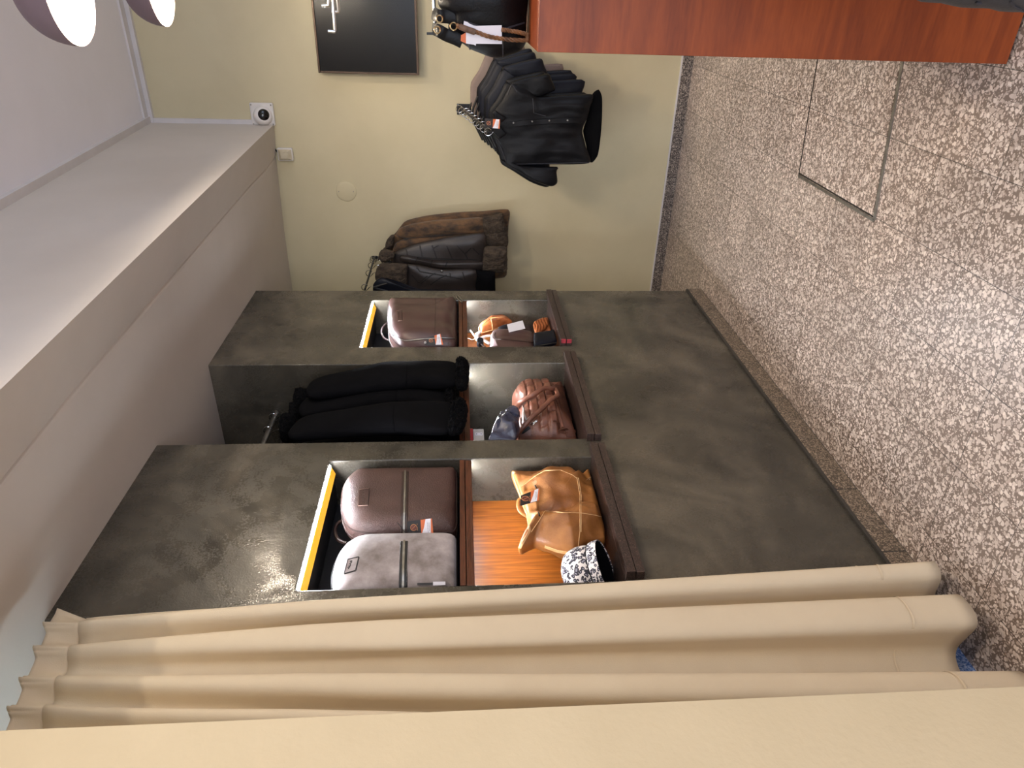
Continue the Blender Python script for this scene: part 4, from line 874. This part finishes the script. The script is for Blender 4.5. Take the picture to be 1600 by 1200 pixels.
for i, (lab, sl, cu, co, xh, dy) in enumerate(coats):
    p0 = (2.4, 1.452 + dy, 1.34)
    o = thing('sheepskin_coat', lab, 'coat', (xh, 1.6, 1.36), 'black sheepskin coats in the middle bay')
    sp = [onp(x, y, p0, SPN) for x, y in cp(c, sl)]; sp = [Vector((min(p.x, 2.733), p.y, p.z)) for p in sp]
    fd = leather_folds(20 + i, 8, .004, stretch=2.5)
    b = pillow(sp, SPN, .034, .022, n=90, rings=12, p=2.2, side=.01, disp=fd).build('sleeve', BLACKS, o, smooth=True, angle=180); S = Surf(b)
    seam = [[(1050, 128), (1045, 200), (1040, 290)], [(975, 302), (972, 360), (968, 412)], [(958, 418), (950, 500), (962, 598)]][i]
    band(S, cp(c, seam), .004, lift=.001).build('sleeve_seam', M('dull_black_thread', (8, 8, 10), (6, 6, 8), 10, .95, spec=.05), o)
    cpnt = [onp(x, y, p0, SPN) for x, y in cp(c, cu)]; cpnt = [Vector((q.x, q.y, max(q.z, 1.378 if i == 1 else 0))) for q in cpnt]
    if i == 0: pass
    fur(cpnt, SPN, .035, .022, FURK, 'fur_cuff', o, i, amp=.014, n=140, rings=18, s=75)
    fur([on(x, y, 1, 1.62) for x, y in cp(c, co)], SPN, .04, .05, FURK, 'fur_collar', o, 5 + i)
    by = [Vector((xh - .055, 0, RZ - .10)), Vector((xh + .045, 0, RZ - .10)), Vector((xh + .062, 0, RZ - .25)), Vector((xh + .065, 0, 1.375)), Vector((xh - .065, 0, 1.375)), Vector((xh - .066, 0, RZ - .25))]
    by = [Vector((max(2.16, min(2.715, p.x)), RY, p.z)) for p in by]
    pillow(by, NY, .14, .22, n=60, rings=10, p=3, disp=fd).build('body', BLACKS, o, smooth=True, angle=180)
for xh, lab in ((2.705, 'wire hanger under the right black coat in the middle bay'), (2.60, 'wire hanger with its hook at the middle of the niche rail'), (2.46, 'wire hanger with a wide hook at the left of the niche rail')):
    hanger(xh, RY, RZ, lab, 'hangers in the middle bay', half=0.10, r=.0022)

# ------------------------------------------------------------------ coats on the right wall
c = (560, 300, 6.1538); NX = (-1, 0, 0)
RYW, RZW = 1.570, on(585, 400, 0, XW).z
o = thing('wall_rail', 'thin dark arm on the wall carrying the brown winter coats', 'rail', (4.0, RYW, RZW))
MB().tube([(3.80, RYW, RZW), (XW - .004, RYW, RZW)], 0.006, 10).build('arm', BLACKM, o, smooth=True)
MB().box((XW - .006, RYW - .010, RZW - .022), (XW - .0005, RYW + .010, RZW + .016)).build('wall_plate', BLACKM, o, bevel=.001)
def wpl(out, x): return [on(px, py, 0, x) for px, py in cp(c, out)]
def cbody(name, o, out, x, mat, fr=.035, bk=.035, seed=1, amp=.006, n=110, rings=14, p=2.6, ymax=1.88, smooth=True, st=2.5):
    pts = [Vector((q.x, min(q.y, ymax), q.z)) for q in wpl(out, x)]
    return pillow(pts, NX, fr, bk, n=n, rings=rings, p=p, side=.01, disp=leather_folds(seed, 8, amp, stretch=st), smooth=smooth).build(name, mat, o, smooth=True, angle=180)
G = 'winter coats on the wall arm'
o = thing('shearling_coat', 'worn brown suede shearling coat closest to the wall', 'coat', (4.2, 1.55, 1.05), G)
cbody('body', o, [(330, 430), (365, 385), (440, 290), (505, 262), (680, 225), (960, 195), (1200, 185), (1448, 170), (1442, 330), (1430, 560), (1420, 700), (1400, 820), (900, 850), (400, 800), (300, 600)], 4.235, SUEDEB, .04, .045, 31, .008)
cbody('sleeve', o, [(365, 405), (400, 350), (500, 312), (720, 276), (950, 262), (1200, 250), (1216, 386), (1000, 400), (700, 420), (480, 440), (380, 430)], 4.180, SUEDEB, .035, .03, 32, .007)
cbody('sleeve', o, [(355, 500), (430, 455), (560, 437), (900, 412), (1210, 394), (1210, 520), (900, 500), (600, 540), (430, 575), (330, 580)], 4.170, SUEDEB, .03, .03, 33, .007)
fur(wpl([(1195, 248), (1290, 225), (1385, 208), (1404, 290), (1420, 380), (1215, 394)], 4.172), NX, .035, .03, FURB, 'fur_cuff', o, 1, .006)
fur(wpl([(1215, 396), (1420, 374), (1432, 520), (1240, 528)], 4.166), NX, .03, .03, FURB, 'fur_cuff', o, 2, .006)
fur(wpl([(250, 548), (268, 475), (310, 420), (345, 416), (338, 500), (280, 570), (228, 632), (188, 655), (200, 600)], 4.18), NX, .04, .04, FURB, 'fur_collar', o, 3, .006)
o = thing('quilted_coat', 'dark brown quilted leather coat with a shaggy fur cuff', 'coat', (4.08, 1.6, 1.06), G)
b = cbody('body', o, [(335, 605), (420, 546), (560, 496), (700, 466), (900, 426), (1210, 396), (1224, 520), (1216, 745), (1200, 900), (700, 950), (330, 900)], 4.095, QUILT, .035, .03, 41, .004); S = Surf(b)
for ln in ([(455, 545), (472, 608)], [(590, 508), (612, 622)], [(708, 512), (752, 638)], [(722, 542), (772, 512)], [(850, 520), (902, 642)], [(948, 515), (1028, 600), (1052, 652)], [(1028, 590), (1082, 540)], [(1100, 540), (1160, 600)], [(345, 600), (450, 616), (720, 642), (1205, 656)]):
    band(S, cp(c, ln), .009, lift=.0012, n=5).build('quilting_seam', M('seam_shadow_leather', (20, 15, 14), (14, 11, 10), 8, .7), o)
b = cbody('sleeve', o, [(395, 625), (450, 612), (700, 655), (1205, 668), (1198, 742), (900, 738), (700, 722), (560, 692), (415, 655)], 4.045, QUILT, .03, .025, 42, .003); S = Surf(b)
for ln in ([(572, 630), (545, 672)], [(710, 660), (690, 700)], [(855, 672), (835, 715)]): band(S, cp(c, ln), .007, lift=.0012, n=4).build('quilting_seam', MATS['seam_shadow_leather'], o)
fur(wpl([(1215, 532), (1320, 525), (1425, 532), (1430, 640), (1430, 740), (1410, 768), (1300, 768), (1200, 765), (1195, 640)], 4.04), NX, .045, .035, FURB, 'fur_cuff', o, 4, .009, s=45)
fur(wpl([(195, 610), (215, 570), (265, 555), (335, 575), (345, 612), (300, 655), (225, 672)], 4.06), NX, .04, .04, FURB, 'fur_collar', o, 8, .007)
o = thing('fur_collar_coat', 'dark quilted coat with a wide brown fur collar and black hem', 'coat', (3.97, 1.65, 1.13), G)
b = cbody('body', o, [(465, 700), (560, 702), (800, 746), (1130, 750), (1134, 900), (1125, 1050), (600, 1100), (455, 1000), (455, 800)], 3.985, QUILT, .035, .03, 51, .004, ymax=1.83); S = Surf(b)
for ln in ([(515, 800), (580, 872), (665, 808)], [(600, 880), (695, 806), (740, 780)], [(690, 892), (785, 828), (850, 800)], [(880, 780), (890, 830)], [(1000, 770), (1025, 840)], [(545, 690), (590, 765), (790, 800), (1000, 838)]): band(S, cp(c, ln), .008, lift=.0012, n=5).build('quilting_seam', MATS['seam_shadow_leather'], o)
MB().lathe([(0.008, 0), (.008, .005), (.0003, .007)], S.at(*cp(c, [(800, 762)])[0], .002)[0], NX, 14).build('press_stud', STEEL, o, smooth=True)
cbody('hem_lining', o, [(1128, 750), (1315, 772), (1318, 1000), (1120, 1000)], 3.99, BLACKS, .03, .03, 52, .003, ymax=1.83, smooth=False)
fur(wpl([(160, 800), (180, 726), (232, 686), (460, 696), (472, 720), (464, 895), (440, 897), (350, 858), (240, 830), (170, 850)], 3.945), NX, .04, .035, FURB, 'fur_collar', o, 6, .005)
o = thing('navy_coat', 'navy coat half hidden by the corner of the dark niche wall', 'coat', (3.9, 1.7, 1.13), G)
cbody('body', o, [(140, 960), (142, 892), (180, 842), (240, 826), (340, 862), (465, 925), (700, 945), (1200, 950), (1300, 960), (1300, 1080), (300, 1120), (130, 1030)], 3.870, BLACKN, .025, .03, 61, .005, ymax=1.80)
for i, (ix, iy, lab) in enumerate(((585, 397, 'wire hanger hook closest to the wall above the brown coats'), (582, 407, 'second wire hanger hook from the wall above the brown coats'), (580, 415, 'third wire hanger hook from the wall above the brown coats'), (576, 427, 'fourth wire hanger hook from the wall, over the fur collar'), (567, 449, 'wire hanger hook nearest the corner of the dark niche wall'))):
    hanger(min(XW - .03, on(ix, iy, 1, RYW).x), RYW, RZW, lab, 'hangers on the coat arm', half=.025, drop=.05, r=.0022)

# ------------------------------------------------------------------ leather shirts on the sloping arm
c = (700, 100, 6.1538)
A0, A1 = Vector((4.318, 0.655, 1.345)), Vector((3.885, 0.712, 1.178))
o = thing('sloping_wall_arm', 'black sloping display arm on the wall holding the dark shirts', 'rail', (4.1, .68, 1.18))
MB().tube([A0 + Vector((.012, 0, 0)), A1], 0.006, 10).build('arm', BLACKM, o, smooth=True)
MB().tube([A1, A1 + Vector((-.004, 0, .022))], 0.006, 10).build('stop', BLACKM, o, smooth=True)
q = on(722, 172, 0, XW); MB().box((XW - .006, q.y - .035, q.z - .05), (XW - .0005, q.y + .025, q.z + .03)).build('wall_plate', BLACKM, o, bevel=.001)
for a, b_ in ((-.028, .023), (.018, -.043)): MB().lathe([(.004, 0), (.0003, .002)], (XW - .006, q.y + a, q.z + b_), NX, 10).build('screw', CHROME, o)
FX = A1.x + .012
def shp(out, x=FX): return [on(px, py, 0, x) for px, py in cp(c, out)]
BODY = shp([(438, 450), (520, 345), (580, 230), (615, 180), (760, 220), (860, 310), (1100, 300), (1392, 292), (1365, 420), (1342, 510), (1300, 600), (1292, 660), (1322, 780), (1362, 952), (1000, 962), (640, 966), (560, 955), (520, 830), (468, 715), (432, 640), (430, 545)])
SR = shp([(600, 190), (640, 160), (800, 120), (968, 92), (1000, 160), (1030, 252), (870, 312), (720, 290)])
SL = shp([(545, 905), (600, 955), (800, 985), (1055, 990), (1042, 1030), (1052, 1140), (1005, 1176), (940, 1165), (830, 1122), (680, 1030), (560, 960)])
INN = shp([(1388, 290), (1450, 245), (1482, 320), (1482, 500), (1468, 700), (1440, 880), (1372, 952), (1322, 760), (1298, 640), (1340, 510)], FX + .03)
COLL = shp([(425, 462), (450, 434), (556, 515), (512, 552), (440, 505)]), shp([(510, 600), (562, 662), (492, 712), (430, 650), (440, 620)])
HK = A1.lerp(A0, 0.03)
def shirt(i, t, mat, label, dy=0.0, dz=0.0, sy=1.0, full=False, sleeves=True):
    hp = A1.lerp(A0, t); off = hp - HK + Vector((0, dy, dz)); ctr = HK
    def mv(P): return [Vector((p.x + off.x, ctr.y + (p.y - ctr.y) * sy + off.y, p.z + off.z)) for p in P]
    o = thing('leather_shirt', label, 'shirt', (hp.x, hp.y, .55 + off.z), 'short sleeved shirts on the sloping wall arm')
    n, r = (140, 18) if full else (70, 8)
    fd = leather_folds(70 + i, 11, .011, stretch=3.0); f2 = leather_folds(90 + i, 10, .006, stretch=2)
    b = pillow(mv(BODY), NX, .016 if not full else .03, .012, n=n, rings=r, p=3, side=.004, disp=fd if full else None).build('body', mat, o, smooth=True, angle=180)
    if sleeves:
        pillow(mv(SR), NX, .02, .012, n=50, rings=8, p=2.5, side=.004, disp=f2 if full else None).build('sleeve', mat, o, smooth=True, angle=180)
        pillow(mv(SL), NX, .02, .012, n=60, rings=8, p=2.5, side=.004, disp=f2 if full else None).build('sleeve', mat, o, smooth=True, angle=180)
    return o, b, mv
o, b, mv = shirt(0, 0.03, BLACKL, 'black leather shirt at the front of the sloping arm with a paper tag', full=True)
S = Surf(b)
pillow(INN, NX, .006, .012, n=60, rings=6, p=3).build('inside_back', M('dark_shirt_lining', (10, 10, 12), (7, 7, 9), 8, .95, spec=.1), o, smooth=True, angle=180)
for k in (0, 1): pillow([p + Vector((-.026, 0, 0)) for p in COLL[k]], NX, .005, .010, n=40, rings=6, p=4, smooth=False, side=.004).build('collar', BLACKL, o, smooth=True, angle=60)
band(S, cp(c, [(560, 585), (800, 560), (1100, 545), (1285, 540)]), .030, lift=.003).build('button_placket', BLACKL, o, smooth=True)
for x_, y_ in ((630, 566), (806, 554), (975, 547), (1148, 541)): MB().lathe([(.0045, 0), (.0045, .002), (.0003, .0028)], S.at(*cp(c, [(x_, y_)])[0], .006)[0], NX, 10).build('snap_button', STEEL, o)
for ln in ([(585, 962), (800, 958), (1100, 952), (1355, 945)], [(570, 300), (620, 180)], [(815, 330), (825, 470), (940, 500)], [(480, 720), (560, 930)]): band(S, cp(c, ln), .003, lift=.002).build('seam', M('black_thread', (58, 58, 66), (48, 48, 54), 20, .5), o)
price_tag(S, cp(c, [(350, 608), (354, 524), (500, 532), (496, 622)]), o, plane=(0, FX - .075))
SH = [(1, .16, BLACKL, 'black leather shirt second from the front of the sloping arm', .015, .0, 1.04),
      (2, .28, BLACKN, 'navy black shirt third from the front of the sloping arm', -.035, -.01, 1.04),
      (3, .40, BLACKL, 'black shirt fourth from the front of the sloping arm', -.01, -.02, 1.08),
      (4, .52, BLACKN, 'navy black shirt fifth from the front of the sloping arm', -.03, -.02, 1.08),
      (5, .64, BLACKL, 'black shirt sixth from the front of the sloping arm', .0, -.04, 1.06),
      (6, .75, BLACKN, 'navy black shirt third from the wall on the sloping arm', -.02, -.05, 1.1),
      (7, .85, BLACKL, 'black shirt second from the wall on the sloping arm', -.01, -.06, 1.1),
      (8, .94, GREIGE, 'taupe cloth shirt hanging closest to the wall on the sloping arm', -.02, -.04, 1.16)]
for i, t, mt, lab, dy, dz, sy in SH: shirt(i, t, mt, lab, dy, dz, sy)
for i, t in enumerate([.03, .16, .28, .40, .52, .64, .75, .85, .94]):
    hp = A1.lerp(A0, t)
    names = ['foremost', 'second', 'third', 'fourth', 'fifth', 'sixth', 'seventh', 'eighth', 'ninth']
    hanger(hp.x, hp.y, hp.z + .006, ('foremost shiny hanger hook on the sloping shirt arm' if i == 0 else names[i] + ' shiny hanger hook from the front on the sloping shirt arm'), 'hangers on the shirt arm', half=.17, drop=.058, r=.0022)

# ------------------------------------------------------------------ bag and display stand on the counter
c = (640, 0, 7.2727); BX = 2.06
def bp(out, x=BX): return [on(px, py, 0, x) for px, py in cp(c, out)]
o = thing('display_stand', 'chrome bag stand with hooked arms on the counter', 'stand', (2.10, -.42, 1.165))
MB().lathe([(0.0003, .012), (.10, .012), (.11, .004), (.11, .0005)], (2.10, -.42, 1.165), (0, 0, 1), 32).build('base', CHROME, o, smooth=True, angle=40)
MB().tube([(2.10, -.42, 1.17), (2.10, -.42, 1.80)], .011, 14).build('pole', CHROME, o, smooth=True)
za = on(677, 25, 0, BX).z
MB().tube([(2.10, -.42, za + .01), (BX, on(682, 51, 0, BX).y, on(680, 50, 0, BX).z)], .0045, 10).build('arm', CHROME, o, smooth=True)
ye, ze = on(680, 52, 0, BX).y, on(680, 52, 0, BX).z
MB().box((BX - .008, ye - .002, ze - .004), (BX + .008, ye + .004, ze + .022)).build('arm_end', BLACKM, o)
for (x0, y0, x1, y1, x2, y2), X_ in (((340, 0, 365, 420, 275, 412), 2.10), ((285, 0, 282, 70, 190, 76), 2.0), ((400, 0, 415, 155, 325, 157), 2.2)):
    cc = (480, 0, 8.42); a = on(*cp(cc, [(x1, y1)])[0], 0, X_); t_ = on(*cp(cc, [(x2, y2)])[0], 0, X_); f_ = on(*cp(cc, [(x0, y0)])[0], 0, X_)
    d_ = (a - f_).normalized(); s_ = a - d_ * ((a.y + .42) / d_.y) if abs(d_.y) > .2 else Vector((X_, -.42, a.z)); s_.x = 2.10 if abs(X_ - 2.10) < .01 else X_
    MB().tube([Vector((2.10, -.42, s_.z)), Vector((X_, -.36, s_.z)), a - d_ * .004, a, t_], .0042, 10).build('arm', CHROME, o, smooth=True)
out = [(380, -160), (325, -20), (330, 60), (375, 115), (440, 160), (440, 330), (500, 440), (600, 490), (700, 560), (800, 600), (900, 640), (1000, 655), (1080, 640), (1250, 580), (1370, 490), (1450, 400), (1485, 200), (1485, -300), (900, -420), (500, -380)]
pts = [Vector((p.x, p.y, max(p.z, 1.170))) for p in bp(out)]
o = thing('shoulder_bag', 'black leather shoulder bag with a braided handle hung above the counter', 'bag', base_of(pts))
body = pillow(pts, NX, .06, .07, n=120, rings=16, p=2.6, side=.02, disp=leather_folds(44, 9, .006)).build('body', BLACKL, o, smooth=True, angle=180); S = Surf(body)
for ln in ([(690, 555), (660, 450), (650, 350)], [(1062, 640), (1058, 520), (1055, 440)], [(620, 235), (800, 300), (1100, 320), (1330, 250)]): band(S, cp(c, ln), .004, lift=.002).build('seam', MATS['black_thread'], o)
sb = MB(); sb.tube(smooth_path([on(*cp(c, [(272, 330)])[0], 0, BX), *bp([(330, 350), (420, 400), (520, 440), (600, 480)], BX - .055)], 6), .016, 10, flat=.25, ref=NX); sb.build('strap', BLACKL, o, smooth=True)
sb = MB(); sb.tube(smooth_path([on(*cp(c, [(272, 150)])[0], 0, BX), *bp([(320, 180), (420, 190), (560, 215), (620, 240)], BX - .05)], 6), .016, 10, flat=.25, ref=NX); sb.build('strap', BLACKL, o, smooth=True)
for cx_, cy_, r_ in ((500, 300, .0085), (315, 340, .008), (340, 215, .008)):
    q = on(*cp(c, [(cx_, cy_)])[0], 0, BX - .07); MB().tube([q + Vector((.2 * r_ * math.sin(a), r_ * math.cos(a), r_ * math.sin(a))) for a in [2 * PI * k / 16 for k in range(16)]], .0018, 8, closed=True).build('ring', M('aged_brass', (176, 150, 110), (150, 126, 90), 20, .3, metal=1), o, smooth=True)
pa = smooth_path(bp([(540, 290), (600, 320), (700, 350), (760, 365), (900, 415), (1050, 440), (1200, 455), (1370, 455), (1390, 430), (1340, 395), (1230, 365), (1120, 348), (1050, 340)], BX - .078), 8); pa = [Vector((p.x, p.y, max(p.z, 1.172))) for p in pa]
BRA = M('braided_tan_leather', (150, 104, 66), (84, 54, 32), 30, .5, .4, 160)
br = MB()
for ph in (0, 2 * PI / 3, 4 * PI / 3):
    P = []
    for k, p in enumerate(pa):
        t_ = (pa[min(k + 1, len(pa) - 1)] - pa[max(k - 1, 0)]).normalized(); a_ = Vector(NX) - t_ * t_.dot(Vector(NX)); a_.normalize(); b_ = t_.cross(a_)
        P.append(p + (a_ * math.cos(ph + k * .8) + b_ * math.sin(ph + k * .8)) * .0028)
    br.tube(P, .0030, 6)
br.build('braided_handle', BRA, o, smooth=True)
MB().tube(bp([(570, 300), (640, 330), (745, 365)], BX - .079), .0075, 10).build('handle_sleeve', M('woven_brown', (120, 92, 74), (80, 58, 44), 60, .6), o, smooth=True)
T = bp([(640, 300), (800, 293), (1046, 285), (1050, 500), (755, 497), (752, 520), (730, 508), (640, 494)], BX - .073); MB().prism(T, (-.001, 0, 0)).build('paper_tag', CARD_W, o)
MB().prism(bp([(618, 238), (780, 292), (640, 300), (612, 285)], BX - .070), (-.001, 0, 0)).build('paper_tag', CARD_W, o)
MB().prism(bp([(585, 400), (638, 370), (640, 494), (580, 465)], BX - .072), (-.001, 0, 0)).build('tag_edge', CARD_O, o)

# ------------------------------------------------------------------ garment hanging against the counter front
c = (1400, 0, 8.0)
pts = [on(x, y, 0, 1.33) for x, y in cp(c, [(-4300, -2000), (-4100, -1400), (-3000, -1000), (-1200, -640), (150, -260), (215, -60), (240, 10), (420, 33), (620, 45), (720, 75), (860, 100), (1050, 100), (1180, 106), (1280, 140), (1400, 150), (1650, 150), (2100, 130), (2500, 60), (2600, -500), (2300, -2300), (0, -2700), (-3500, -2800), (-4250, -2500)])]
o = thing('leather_jacket', 'dark grey leather jacket edge hanging before the wooden counter front', 'jacket', base_of(pts))
body = pillow(pts, NX, .05, .055, n=120, rings=14, p=2.4, side=.01, disp=leather_folds(77, 12, .010, stretch=1.2)).build('sleeve', DENIM, o, smooth=True, angle=180); S = Surf(body)
for ln in ([(1430, 10), (1470, 70), (1600, 135)], [(1000, 20), (1030, 40), (1060, 40)]): band(S, cp(c, ln), .004, lift=.002).build('seam', MATS['black_thread'], o)

jy = sum(p.y for p in pts) / len(pts); jz = max(p.z for p in pts)
o = thing('garment_stand', 'black garment stand at the counter front holding the dark grey jacket', 'stand', (1.42, jy, 0))
MB().lathe([(0.0003, .014), (.14, .014), (.15, .004), (.15, .0005)], (1.46, jy, 0), (0, 0, 1), 32).build('base', BLACKM, o, smooth=True, angle=40)
MB().tube([(1.46, jy, .01), (1.46, jy, jz + .12)], .012, 14).build('pole', BLACKM, o, smooth=True)
MB().tube([(1.46, jy, jz + .11), (1.30, jy, jz + .11), (1.29, jy, jz + .13)], .008, 12).build('arm', BLACKM, o, smooth=True)
MB().tube(smooth_path([(1.33, jy, jz + .118), (1.325, jy + .008, jz + .05), (1.33, jy, jz - .03)], 5), .004, 8).build('hook', BLACKM, o, smooth=True)
